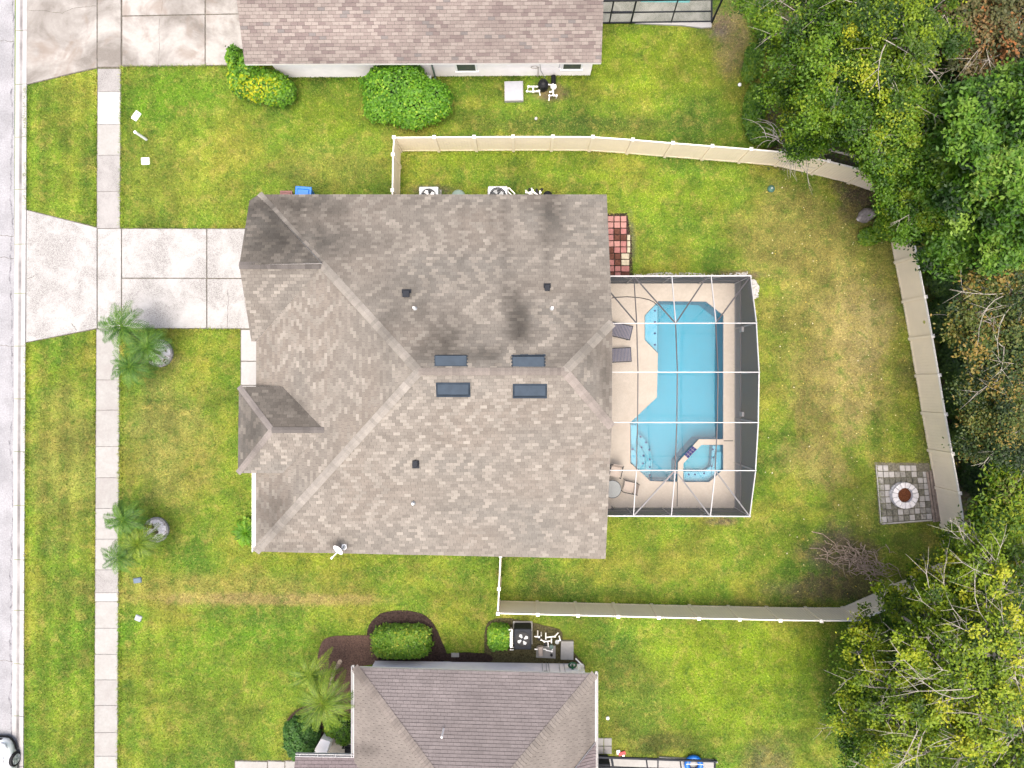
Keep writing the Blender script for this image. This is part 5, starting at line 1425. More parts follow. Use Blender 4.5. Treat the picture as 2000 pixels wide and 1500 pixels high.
# markers in the front lawn
def lid(px, py, w, d, ang, mat, label, cat='utility cover', name='utility_cover', hole=None):
    c = P(px, py, .08); t = thing(name, label, cat, (c.x, c.y, 0))
    m_ = MB(); m_.obox((c.x, c.y, -.03), (w, d, .10), ang); bevel(m_.build('box', mat, t), .03, 2)
    m_ = MB(); m_.obox((c.x, c.y, .073), (w * .8, d * .8, .012), ang); m_.build('lid', mat, t)
    if hole:
        h_ = P(hole[0], hole[1], .09); m_ = MB(); m_.lathe((h_.x, h_.y, .087), [(.045, 0), (.045, .006)], 12); m_.build('key_hole', m_black, t)
    return t
lid(265, 225.5, .30, .46, R(-35), m_white, 'white rounded cover with a dark hole in the front lawn', hole=(269, 221))
lid(283, 314, .40, .34, R(3), m_white, 'plain white square cover in the front lawn')
lid(267.5, 1134, .40, .26, R(8), plain('slate_blue_lid', (.10, .14, .19), .6, .3, var=.2), 'slate blue water meter cover in the front lawn')
lid(269, 1208, .32, .28, R(-20), plain('pale_grey_lid2', (.33, .35, .40), .7, .3, var=.2), 'small pale grey cover half sunk in the front lawn')
b0, b1_ = P(286, 272.5, 0), P(286, 272.5, 0); mp = thing('marker_post', 'white utility marker post standing between the two white lawn covers', 'marker post', b0)
m_ = MB(); m_.obox(b0, (.10, .10, .95), R(35)); m_.build('post', m_white, mp); m_ = MB(); m_.obox(b0 + Vector((0, 0, .952)), (.125, .125, .05), R(35)); bevel(m_.build('cap', m_white, mp), .02)
for px, py, r_, mt, lab in ((1445, 165, .09, m_white, 'small white ball in the grass near the forest edge'), (1047, 231, .08, m_whiterock, 'small white cap in the grass above the fence'), (1187, 1403, .09, m_white, 'small white stone beside the lower neighbour gutter')):
    c = P(px, py, .08); m_ = blob((c.x, c.y, 0), [(r_ * .7, 0), (r_, r_ * .6), (r_ * .8, r_ * 1.3), (r_ * .2, r_ * 1.6)], 12); tag(m_.build('garden_stone', mt, smooth=True), lab, 'stone')
c = P(1507, 368, .1); t = thing('sprinkler_head', 'dark green sprinkler dome in the back lawn near the fence', 'sprinkler', (c.x, c.y, 0))
blob((c.x, c.y, 0), [(.17, 0), (.18, .06), (.12, .12), (.02, .14)], 16).build('dome', plain('green_plastic', (.05, .13, .10), .5, .3), t, smooth=True); blob((c.x, c.y, .13), [(.04, 0), (.04, .05)], 10).build('nozzle', m_grey, t)
def rock(px, py, r, mat, label, seed, h=.6, name='boulder'):
    c = P(px, py, r * h * .5); bm_ = MB(); n1, n2 = 9, 14; vs = []; fs = []
    for i in range(n1 + 1):
        for k in range(n2):
            th = math.pi * i / n1; ph = 2 * math.pi * k / n2
            q = .75 + .5 * vn(3 + math.cos(ph) * math.sin(th) * 1.6 + seed, 3 + math.sin(ph) * math.sin(th) * 1.6 + math.cos(th), seed)
            vs.append((c.x + r * q * math.sin(th) * math.cos(ph), c.y + r * q * math.sin(th) * math.sin(ph) * .85, max(-.03, r * h * q * math.cos(th))))
    for i in range(n1):
        for k in range(n2): fs.append((i * n2 + k, (i + 1) * n2 + k, (i + 1) * n2 + (k + 1) % n2, i * n2 + (k + 1) % n2))
    bm_.add(vs, fs); return tag(bm_.build(name, mat), label, 'rock')
rock(1694, 418, .42, m_rock, 'grey weathered boulder under the trees inside the fence corner', 2, 1.1)
rock(1679, 428, .13, m_whiterock, 'small whitish rock beside the grey boulder', 5)

# ================================================================== CAR (only its corner shows)
def car(x_right, y_front):
    t = thing('parked_car', 'white parked car with its front corner at the kerb', 'car', (x_right - .9, y_front - 2.2, 0))
    W = 1.80; L = 4.3; xc = x_right - W / 2
    st = [(0, .34, .30, .50), (.07, .56, .22, .60), (.20, .70, .20, .70), (.42, .80, .20, .78), (.75, .87, .20, .84), (1.2, .90, .20, .90), (1.7, .90, .20, .93), (2.8, .90, .20, .94), (3.6, .89, .20, .93), (4.05, .85, .24, .88), (4.3, .70, .34, .72)]
    m_ = MB(); vs = []; n = 13
    for (s, hw_, z0, z1) in st:
        y = y_front - s
        for k in range(n):
            a = math.pi * k / (n - 1); cx = math.cos(a); sz = math.sin(a)
            x = xc + hw_ * math.copysign(abs(cx) ** .45, cx); z = z0 + (z1 - z0) * abs(sz) ** .5
            vs.append((x, y, z))
    fs = []
    for i in range(len(st) - 1):
        for k in range(n - 1): fs.append((i * n + k, i * n + k + 1, (i + 1) * n + k + 1, (i + 1) * n + k))
        fs.append((i * n + n - 1, i * n, (i + 1) * n, (i + 1) * n + n - 1))
    fs.append(tuple(range(n - 1, -1, -1))); fs.append(tuple((len(st) - 1) * n + k for k in range(n)))
    m_.add(vs, fs); m_.build('body', m_carw, t, smooth=True)
    # glass house and roof
    g_ = MB(); a, b_ = [(.72, 1.35, .90), (.62, 2.0, 1.36), (.62, 3.3, 1.40), (.70, 4.0, .95)], []
    vs = []
    for hw_, s, z in a: vs += [(xc - hw_, y_front - s, z), (xc + hw_, y_front - s, z)]
    vs += [(xc - .80, y_front - 1.35, .88), (xc + .80, y_front - 1.35, .88), (xc - .80, y_front - 4.0, .9), (xc + .80, y_front - 4.0, .9)]
    g_.add(vs, [(0, 1, 3, 2), (2, 3, 5, 4), (4, 5, 7, 6), (1, 9, 11, 7, 5, 3), (8, 0, 2, 4, 6, 10)]); g_.build('window', m_carglass, t)
    r_ = MB(); r_.prism([(xc - .60, y_front - 2.0), (xc + .60, y_front - 2.0), (xc + .60, y_front - 3.3), (xc - .60, y_front - 3.3)], 1.385, 1.44); bevel(r_.build('roof', m_carw, t), .05, 3)
    for s in (1.02, 3.45):
        for sg in (-1, 1):
            x = xc + sg * (W / 2 - .10); m_ = MB(); m_.tube([(x, y_front - s, .33), (x + sg * .17, y_front - s, .33)], .33, 28); w_ = m_.build('wheel', m_rubber, t)
            m_ = MB(); m_.tube([(x + sg * .165, y_front - s, .33), (x + sg * .18, y_front - s, .33)], .235, 24); m_.build('rim', m_grey, w_)
            for k in range(5):
                a_ = k * 2 * math.pi / 5 + .3; m_ = MB(); m_.bar((x + sg * .185, y_front - s, .33), (x + sg * .185, y_front - s + .22 * math.cos(a_), .33 + .22 * math.sin(a_)), .06, .02, up=Vector((1, 0, 0))); m_.build('spoke', m_steel, w_)
    for sg in (-1, 1):
        m_ = MB(); m_.tube([(xc + sg * .42, y_front - .13, .60), (xc + sg * .62, y_front - .17, .64), (xc + sg * .78, y_front - .34, .70)], [.05, .07, .04], 8); m_.build('headlight', m_lamp, t)
    m_ = MB(); m_.box((xc - .35, y_front - .08, .38), (xc + .35, y_front + .015, .50)); m_.build('grille', m_black, t)
    m_ = MB(); m_.tube([(xc - .66, y_front - .62, .785), (xc - .3, y_front - .42, .775), (xc + .3, y_front - .42, .775), (xc + .66, y_front - .62, .785), (xc + .74, y_front - 1.1, .84)], .012, 5); m_.build('hood_seam', m_black, t)
    m_ = MB(); m_.prism([(xc - .40, y_front + .03), (xc + .40, y_front + .03), (xc + .64, y_front - .08), (xc + .78, y_front - .26), (xc + .87, y_front - .6), (xc - .87, y_front - .6), (xc - .78, y_front - .26), (xc - .64, y_front - .08)], .16, .24); m_.build('bumper_lip', m_black, t)
car(P(40, 1478, .4).x - .32, P(10, 1443.5, .45).y)

# ================================================================== MULCH BEDS, STONE EDGES
m_weedy = plain('weedy_soil', (.075, .068, .034), 1, .05, var=.65, scale=16, bump=1)
_bz = [0]
def bed(pts, mat, label, name='mulch_bed', n=4, z=.03):
    _bz[0] += 1; z = .022 + .005 * _bz[0]
    """smooth closed outline through the points"""
    w = [P(x, y, 0) for x, y in pts]; out = []
    m = len(w)
    for i in range(m):
        p0, p1, p2, p3 = w[i - 1], w[i], w[(i + 1) % m], w[(i + 2) % m]
        for k in range(n):
            t = k / n; q = .5 * ((2 * p1) + (p2 - p0) * t + (2 * p0 - 5 * p1 + 4 * p2 - p3) * t * t + (3 * p1 - p0 - 3 * p2 + p3) * t ** 3)
            j = .03 * (vn(q.x * 5, q.y * 5, 9) - .5) * 2
            out.append((q.x + j, q.y - j))
    m_ = MB(); m_.prism(out, -.05, z); KEEP_OUT.append(out)
    return tag(m_.build(name, mat), label, kind='structure'), out
bed([(716, 1290), (716, 1240), (730, 1208), (760, 1193), (810, 1194), (842, 1212), (862, 1250), (870, 1290), (800, 1294)], m_mulch, 'dark mulch ring around the clipped hedge')
bed([(622, 1275), (634, 1248), (660, 1242), (700, 1240), (732, 1246), (738, 1292), (700, 1310), (705, 1400), (660, 1440), (590, 1440), (560, 1420), (575, 1390), (640, 1350), (625, 1310)], m_mulch_b, 'brown mulch bed at the front corner of the lower house')
bed([(948, 1290), (948, 1225), (962, 1210), (1000, 1208), (1050, 1218), (1094, 1230), (1100, 1252), (1128, 1282), (1142, 1306), (1100, 1330), (960, 1330)], m_weedy, 'dark soil bed under the equipment of the lower house')
bed([(866, 1290), (870, 1276), (950, 1276), (955, 1292)], m_mulch, 'thin mulch strip along the white wall')
def pebbles(name, label, pts_world, size, mat, cat=None, n=1):
    """real little stones, joined"""
    m_ = MB()
    for (x, y) in pts_world:
        r = size * (.6 + .8 * random.random()); h = r * .6
        a = random.random() * 6; vs = [(x + r * math.cos(a + k * 1.26) * (.8 + .4 * random.random()), y + r * math.sin(a + k * 1.26), .0) for k in range(5)]
        vt = [(x + (vx_ - x) * .55, y + (vy - y) * .55, h) for vx_, vy, _ in vs]
        m_.add(vs + vt, [(5, 6, 7, 8, 9)] + [(k, (k + 1) % 5, (k + 1) % 5 + 5, k + 5) for k in range(5)])
    o = m_.build(name, mat); tag(o, label, kind='stuff'); return o
def scatter(pxs, n):
    xs = [p[0] for p in pxs]; ys = [p[1] for p in pxs]; out = []
    while len(out) < n:
        x, y = random.uniform(min(xs), max(xs)), random.uniform(min(ys), max(ys))
        if inpoly(np.array([x]), np.array([y]), pxs)[0]: q = P(x, y); out.append((q.x, q.y))
    return out
pebbles('white_gravel', 'white gravel along the upper foot of the pool cage', scatter([(1236, 536), (1300, 532), (1350, 533), (1400, 537), (1460, 531), (1468, 542), (1236, 543)], 420), .035, m_whiterock)
pebbles('pale_rubble', 'pale rubble heap at the upper corner of the pool cage', scatter([(1462, 548), (1474, 546), (1482, 560), (1480, 580), (1470, 584), (1464, 570)], 260), .05, m_whiterock)
def ring_stones(cx, cy, r, label, n=20):
    c = P(cx, cy); t = thing('planting_ring', label, 'planting ring', c)
    for k in range(n):
        a0, a1 = 2 * math.pi * (k + .06) / n, 2 * math.pi * (k + .94) / n; ri, ro = r - .09, r + .02 * random.random()
        pts = [(c.x + ro * math.cos(a0), c.y + ro * math.sin(a0)), (c.x + ro * math.cos(a1), c.y + ro * math.sin(a1)), (c.x + ri * math.cos(a1), c.y + ri * math.sin(a1)), (c.x + ri * math.cos(a0), c.y + ri * math.sin(a0))]
        m_ = MB(); m_.prism(pts, -.02, .12 + .02 * random.random()); m_.build('stone', c_beige, t)
    m_ = MB(); m_.lathe((c.x, c.y, 0), [(r - .08, 0), (r - .08, .05), (.02, .07)], 20); m_.build('soil', m_soil, t)
    pts = []
    for _ in range(340):
        a = random.random() * 6.283; q = math.sqrt(random.random()) * (r - .12); pts.append((c.x + q * math.cos(a), c.y + q * math.sin(a)))
    o = pebbles('gravel', None, pts, .055, m_ringstone); o.location.z = .05; o.parent = t; o.matrix_parent_inverse = Matrix.Translation(-t.location)
    KEEP_OUT.append([(c.x + r * math.cos(k), c.y + r * math.sin(k)) for k in np.linspace(0, 6.283, 16)])
ring_stones(313, 690, .66, 'ring bed of white pebbles under the palms nearest the driveway')
ring_stones(307, 1034, .60, 'ring bed of white pebbles under the palms farther down the lawn')

# ================================================================== PLANTS
f_hedge = foliage('hedge_leaf', [(.02, .055, .006), (.05, .15, .008), (.085, .235, .010), (.15, .32, .02), (.28, .42, .03)])
f_hedge2 = foliage('clipped_hedge_leaf', [(.02, .05, .006), (.06, .15, .010), (.11, .235, .012), (.17, .29, .03), (.33, .36, .03)])
f_croton = foliage('croton_leaf', [(.025, .07, .006), (.07, .19, .010), (.14, .30, .012), (.42, .44, .01), (.62, .52, .01)])
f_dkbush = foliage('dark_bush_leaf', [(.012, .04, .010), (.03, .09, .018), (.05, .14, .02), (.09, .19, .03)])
f_palm = foliage('palm_leaflet', [(.018, .055, .010), (.042, .115, .014), (.08, .175, .02), (.15, .25, .035)], trans=.12)
f_palm_y = foliage('yellow_green_frond', [(.040, .085, .008), (.085, .155, .012), (.15, .235, .018), (.27, .32, .04)], trans=.15)
f_oak = foliage('oak_leaf', [(.010, .032, .004), (.036, .100, .007), (.075, .170, .010), (.125, .230, .013), (.22, .30, .024)])
f_olive = foliage('olive_leaf', [(.010, .032, .004), (.038, .096, .007), (.085, .175, .009), (.145, .245, .012), (.25, .31, .022)])
f_bright = foliage('bright_leaf', [(.008, .028, .004), (.028, .082, .007), (.062, .155, .010), (.115, .225, .018), (.20, .31, .045)])
f_rust = foliage('rusty_leaf', [(.02, .028, .010), (.05, .065, .02), (.10, .105, .035), (.17, .135, .055), (.33, .14, .045)])
f_amber = foliage('amber_leaf', [(.018, .038, .012), (.04, .075, .018), (.08, .115, .022), (.13, .14, .028), (.25, .17, .035)])
f_ylw = foliage('yellow_green_leaf', [(.020, .055, .004), (.068, .130, .006), (.145, .225, .008), (.23, .31, .014), (.36, .38, .022)])
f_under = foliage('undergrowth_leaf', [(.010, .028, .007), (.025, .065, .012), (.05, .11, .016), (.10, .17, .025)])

def blob_points(blobs, n_per, fill=.35):
    """points on and just inside a union of ellipsoids: (x, y, z, rx, ry, rz) with z the centre height"""
    out = []; outn = []
    area = sum(b[3] * b[4] for b in blobs)
    for b in blobs:
        n = int(n_per * b[3] * b[4] / area); d = rng.normal(size=(n, 3)); d /= np.linalg.norm(d, axis=1)[:, None]; d[:, 2] = np.abs(d[:, 2]) * 1.0 - .15 * (rng.random(n) < .2)
        r = 1 - fill * rng.random(n) ** 2
        w = 1 + .08 * np.sin(d[:, 0] * 9 + b[0]) * np.cos(d[:, 1] * 8 + b[1]) + .05 * np.sin(d[:, 0] * 23 + b[1]) * np.sin(d[:, 1] * 21 + d[:, 2] * 17) + .14 * (rng.random(n) < .05) * rng.random(n)
        p = np.array(b[:3]) + d * np.array(b[3:6]) * (r * w)[:, None]
        keep = p[:, 2] > .02
        for o in blobs:
            if o is b: continue
            keep &= (((p - np.array(o[:3])) / np.array(o[3:6])) ** 2).sum(1) > .72
        out.append(p[keep]); outn.append(d[keep])
    return np.concatenate(out), np.concatenate(outn)
def boxy_points(c, hx, hy, h, n, rnd=4.0):
    """clipped hedge: superellipse block"""
    d = rng.normal(size=(n, 3)); d /= np.linalg.norm(d, axis=1)[:, None]; d[:, 2] = np.abs(d[:, 2])
    k = (np.abs(d) ** rnd).sum(1) ** (-1 / rnd); p = d * k[:, None]
    r = 1 - .16 * rng.random(n) ** 2 + .04 * np.sin(d[:, 0] * 17) * np.cos(d[:, 1] * 19 + d[:, 2] * 8) + .12 * (rng.random(n) < .05) * rng.random(n)
    q = np.array([c[0], c[1], 0]) + p * np.array([hx, hy, h]) * r[:, None]
    return q, d
def core(parent, blobs, mat, shrink=.86, box=None):
    m_ = MB()
    if box:
        c, hx, hy, h = box; m_.obox((c[0], c[1], 0), (hx * 2 * shrink * .9, hy * 2 * shrink * .9, h * shrink * .92)); o = bevel(m_.build('branches', mat, parent), min(hx, hy) * .35, 4); return o
    for b in blobs:
        vs = []; fs = []; n1, n2 = 7, 12
        for i in range(n1 + 1):
            for k in range(n2):
                th = math.pi / 2 * i / n1; ph = 2 * math.pi * k / n2
                vs.append((b[0] + b[3] * shrink * math.sin(th) * math.cos(ph), b[1] + b[4] * shrink * math.sin(th) * math.sin(ph), max(.01, b[2] + b[5] * shrink * math.cos(th))))
        for i in range(n1):
            for k in range(n2): fs.append((i * n2 + k, (i + 1) * n2 + k, (i + 1) * n2 + (k + 1) % n2, i * n2 + (k + 1) % n2))
        m_.add(vs, fs)
    return m_.build('branches', mat, parent, smooth=True)
m_core = plain('inner_twigs', (.012, .022, .008), 1, .05, var=.5, scale=10)
def tints(p, base=.5, spread=.35, scale=1.2, seed=0, rnd=.25):
    n = len(p)
    t = np.array([vn(a * scale + seed, b * scale, seed) for a, b in p[:, :2]]) if n < 60000 else .5 + .5 * np.sin(p[:, 0] * scale * 2.1 + seed) * np.cos(p[:, 1] * scale * 1.7 + seed * 2)
    return base + spread * (t - .5) * 2 + rnd * rng.normal(size=n)
def bush(name, label, cat, blobs_px, n, size, mat, base=.5, spread=.25, up=.35, group=None, extra=None, elong=1.5, scale=1.4):
    """blobs_px: (px, py, rx_px, ry_px, height): measured at the bush's widest height"""
    bl = []
    for px, py, rx, ry, h in blobs_px:
        c = P(px, py, h * .55); s = (H - h * .55) / F; bl.append((c.x, c.y, h * .42, rx * s, ry * s, h * .58))
    c = bl[0]; t = thing(name, label, cat, (c[0], c[1], 0), group)
    p, d = blob_points(bl, n); ti = tints(p, base, spread, scale, seed=int(c[0] * 7) % 50, rnd=.18)
    if extra is not None: ti = extra(p, ti)
    leaf_mesh('foliage', p, size, ti, mat, t, up=up, elong=elong, outward=d)
    core(t, bl, m_core, .84)
    m_ = MB(); m_.tube([(c[0], c[1], -.02), (c[0] + .04, c[1], c[5] * .8)], [.06, .03], 7); m_.build('stem', m_bark, t)
    return t
def croton_tint(p, ti):
    k = np.array([(NADIR[1] - 0) for _ in range(len(p))])
    c = P(505, 180, 1.0); d = np.clip(1 - ((p[:, 0] - c.x) / 1.5) ** 2 - ((p[:, 1] - c.y) / .75) ** 2, 0, 1)
    c2 = P(455, 150, 1.0); d2 = np.clip(1 - ((p[:, 0] - c2.x) / .45) ** 2 - ((p[:, 1] - c2.y) / .9) ** 2, 0, 1)
    return ti * .62 + (d * .55 + d2 * .35) * (rng.random(len(p)) < .6) * rng.uniform(.7, 1.15, len(p))
bush('croton_bush', 'green bush with yellow patches at the corner of the upper house', 'bush', [(463, 122, 17, 30, 1.9), (478, 160, 32, 28, 1.8), (520, 168, 44, 32, 1.7), (548, 178, 28, 26, 1.5), (490, 135, 26, 24, 1.8)], 15000, .10, f_croton, base=.5, extra=croton_tint)
bush('rounded_bush', 'large bright green rounded bush against the upper house wall', 'bush', [(768, 172, 64, 46, 2.3), (810, 196, 64, 50, 2.0), (845, 195, 38, 36, 1.9), (745, 210, 36, 28, 1.6), (790, 150, 42, 26, 2.2), (800, 222, 44, 26, 1.5)], 26000, .085, f_hedge, base=.52, spread=.18)
c = P(829, 156, .9); t = thing('utility_cabinet', 'grey utility box half hidden behind the big green bush', 'utility box', (c.x, c.y, 0))
m_ = MB(); m_.obox((c.x, c.y, 0), (.60, .42, .85)); bevel(m_.build('cabinet', m_grey, t), .03); m_ = MB(); m_.obox((c.x, c.y, .852), (.64, .46, .05)); bevel(m_.build('lid', m_steel, t), .02)
def hedge(name, label, px, py, hxp, hyp, h, n, size, mat, base=.5, ang=0):
    c = P(px, py, h * .8); s = (H - h) / F; t = thing(name, label, 'hedge', (c.x, c.y, 0), 'clipped hedges beside the lower house')
    p, d = boxy_points(c, hxp * s, hyp * s, h, n); leaf_mesh('foliage', p, size, tints(p, base, .22, 2.2, 3, .2), mat, t, up=.4, outward=d * .7)
    core(t, None, m_core, .88, box=((c.x, c.y), hxp * s, hyp * s, h)); return t
hedge('clipped_hedge', 'large clipped green hedge inside the dark mulch ring', 781, 1259, 56, 30, 1.0, 17000, .075, f_hedge2, .56)
hedge('clipped_hedge', 'small square clipped hedge left of the dark air conditioner', 974, 1249, 21, 22, .9, 7000, .085, f_hedge, .66)
bush('dark_shrub', 'dark green round shrub at the lower house entry', 'bush', [(588, 1440, 34, 38, 1.6), (592, 1462, 30, 22, 1.4), (572, 1425, 18, 18, 1.2)], 15000, .075, f_dkbush, base=.62, spread=.15)
bush('entry_shrub', 'low dark shrub beside the lower neighbour porch', 'bush', [(672, 1430, 20, 26, 1.0), (650, 1420, 18, 20, .9)], 6000, .075, f_hedge2, base=.4)

# ---- palms
def frond_mesh(L, nl, wl, droop, seed, wid=.30):
    """one arching frond along +X from the crown: stem and two combs of leaflets; its tint per leaflet"""
    rr = random.Random(seed); vs = []; fs = []; ti = []
    def pt(t): return Vector((L * (t - .16 * droop * t * t), 0, L * (.34 * t - (.55 + .35 * droop) * t * t)))
    n = 7
    for k in range(n):
        p = pt(k / (n - 1)); w = .020 * (1 - .75 * k / (n - 1))
        vs += [tuple(p + Vector((0, -w, 0))), tuple(p + Vector((0, w, 0))), tuple(p + Vector((0, 0, -w)))]; ti += [.75] * 3
    for k in range(n - 1):
        a = k * 3; b = a + 3; fs += [(a, b, b + 1, a + 1), (a + 1, b + 1, b + 2, a + 2), (a + 2, b + 2, b, a)]
    for k in range(nl):
        t = .10 + .90 * k / nl; p = pt(t); d = (pt(min(1, t + .03)) - pt(t - .03)).normalized()
        ll = wid * L * (math.sin(math.pi * min(1, .12 + t * .86)) ** .6) * (.9 + .2 * rr.random())
        for s in (-1, 1):
            dirv_ = (d * (.55 + .5 * t) + Vector((0, s, .18 - .5 * rr.random()))).normalized(); e = p + dirv_ * ll; m = p + dirv_ * ll * .5 + Vector((0, 0, .015))
            wv = d * wl * .5; i = len(vs); vs += [tuple(p), tuple(m - wv), tuple(e - Vector((0, 0, ll * .18))), tuple(m + wv)]; fs.append((i, i + 1, i + 2, i + 3))
            q = min(1, max(0, .25 + .5 * rr.random() + .13 * ((seed % 7 % 4) - 1.5))); ti += [q * .8, q, min(1, q + .15), q]
    me = bpy.data.meshes.new('frond'); me.from_pydata(vs, [], fs)
    at = me.attributes.new('tint', 'FLOAT', 'POINT'); at.data.foreach_set('value', np.array(ti, dtype=np.float32)); return me
def palm(name, label, base, crown, hz, L, nf, mat, group=None, seed=0, wl=.028, nl=26, trunk_r=.07, cat='palm tree', wid=.30, tiltlo=-12, tilthi=48):
    b = P(*base, 0); c = P(*crown, hz); t = thing(name, label, cat, b, group)
    m_ = MB(); mid = b.lerp(c, .5) + Vector((0, 0, 0)); mid.z = hz * .55; m_.tube([b, mid, c - Vector((0, 0, .05))], [trunk_r * 1.25, trunk_r, trunk_r * .8], 9); m_.build('trunk', m_bark, t)
    ms = [frond_mesh(L, nl, wl, .5 + .5 * k / 3, seed * 7 + k, wid) for k in range(4)]
    for me in ms: me.materials.append(mat)
    rr = random.Random(seed)
    for k in range(nf):
        a = k * 2.39996 + rr.uniform(-.2, .2); f = k / nf; tilt = R(tiltlo + (tilthi - tiltlo) * f + rr.uniform(-6, 6))
        o = bpy.data.objects.new('frond', ms[k % 4]); col.objects.link(o); o.parent = t
        o.location = c - b + Vector((0, 0, .02 * f)); s = (.86 + .25 * rr.random()) * (1 - .35 * f)
        o.rotation_euler = (rr.uniform(-.25, .25), -tilt, a); o.scale = (s, s, s)
    return t
g1 = 'slender palms in the front lawn'
palm('palm_tree', 'blue-green palm spreading over the driveway edge and sidewalk', (300, 680), (238, 638), 2.3, 1.45, 21, f_palm, g1, 1, nl=18, wl=.052)
palm('palm_tree', 'palm with bright centre directly left of the upper pebble ring', (312, 690), (287, 678), 1.9, 1.3, 22, f_palm, g1, 2, nl=18, wl=.052)
palm('palm_tree', 'palm below the other two of the upper ring, leaning over the lawn', (306, 698), (254, 715), 2.0, 1.25, 19, f_palm, g1, 3, nl=18, wl=.052)
palm('palm_tree', 'upper palm of the lower ring, half over the sidewalk', (300, 1030), (241, 1016), 2.1, 1.2, 20, f_palm, g1, 4, nl=18, wl=.052)
palm('palm_tree', 'bright green palm closest to the lower pebble ring', (308, 1038), (270, 1061), 1.9, 1.3, 23, f_palm_y, g1, 5, nl=18, wl=.052)
palm('palm_tree', 'small lowest palm drooping over the sidewalk edge', (300, 1044), (232, 1089), 2.0, 1.05, 17, f_palm, g1, 6, nl=30)
palm('feathery_palm', 'yellow-green feathery palm at the corner of the lower house', (655, 1385), (630, 1372), 2.9, 1.9, 30, f_palm_y, None, 12, wl=.055, nl=26, trunk_r=.09, wid=.19)
palm('feathery_palm', 'smaller feathery palm over the mulch near the lower lawn', (640, 1330), (606, 1318), 2.2, 1.5, 14, f_palm_y, None, 13, wl=.045, nl=28, trunk_r=.06, wid=.18)
palm('fern_plant', 'bright yellow-green fern against the street side of the house', (484, 1040), (480, 1040), .35, .85, 20, f_hedge, None, 14, wl=.05, nl=18, trunk_r=.04, cat='fern', wid=.24, tiltlo=0, tilthi=60)
bush('fern_patch', 'small bright green plant by the gutter end of the house', 'plant', [(482, 1026, 10, 14, .5), (476, 1052, 12, 12, .4)], 900, .12, f_hedge, base=.75)
c = P(681, 1467, .6); gc = thing('garden_chair', 'black curved metal chair in the entry nook of the lower house', 'chair', (c.x, c.y, .06))
for dx in (-.16, .16):
    m_ = MB(); m_.tube([(c.x + dx, c.y + .25, .07), (c.x + dx, c.y + .22, .5), (c.x + dx * 1.1, c.y - .1, .55), (c.x + dx * 1.2, c.y - .22, .1)], .03, 6); m_.build('leg', m_black, gc)
m_ = MB(); m_.obox((c.x, c.y + .05, .48), (.42, .38, .04)); m_.build('seat', m_black, gc)
m_ = MB(); m_.tube([(c.x - .2, c.y + .24, .5), (c.x - .22, c.y + .32, .95), (c.x, c.y + .38, 1.05), (c.x + .22, c.y + .32, .95), (c.x + .2, c.y + .24, .5)], .03, 6); m_.build('backrest', m_black, gc)
# broken palm stub leaning in the mulch bed
m_ = MB(); m_.tube([P(646, 1335, .1), P(652, 1312, .8), P(664, 1292, 1.5)], [.09, .08, .10], 9); tag(m_.build('dead_palm_stub', m_twig), 'leaning brown dead palm stub in the mulch bed', 'stump')
# brush pile
bp = thing('brush_pile', 'heap of dry brown branches on the lawn by the fence corner', 'brush pile', P(1670, 1090))
for k in range(85):
    px, py = 1668 + random.gauss(0, 34), 1092 + random.gauss(0, 15); py += (px - 1668) * .28
    a = random.gauss(-.45, .7); L = random.uniform(.5, 1.7); c = P(px, py, 0); z = random.uniform(.05, .38)
    pts = []
    for s in range(5):
        u = (s / 4 - .5) * L; pts.append((c.x + u * math.cos(a) + .08 * math.sin(s * 2 + k), c.y + u * math.sin(a) + .09 * math.cos(s * 1.7 + k), max(.03, z + .1 * math.sin(s + k))))
    m_ = MB(); m_.tube(pts, [.022, .02, .016, .011, .005], 5); m_.build('branch', m_twig, bp)

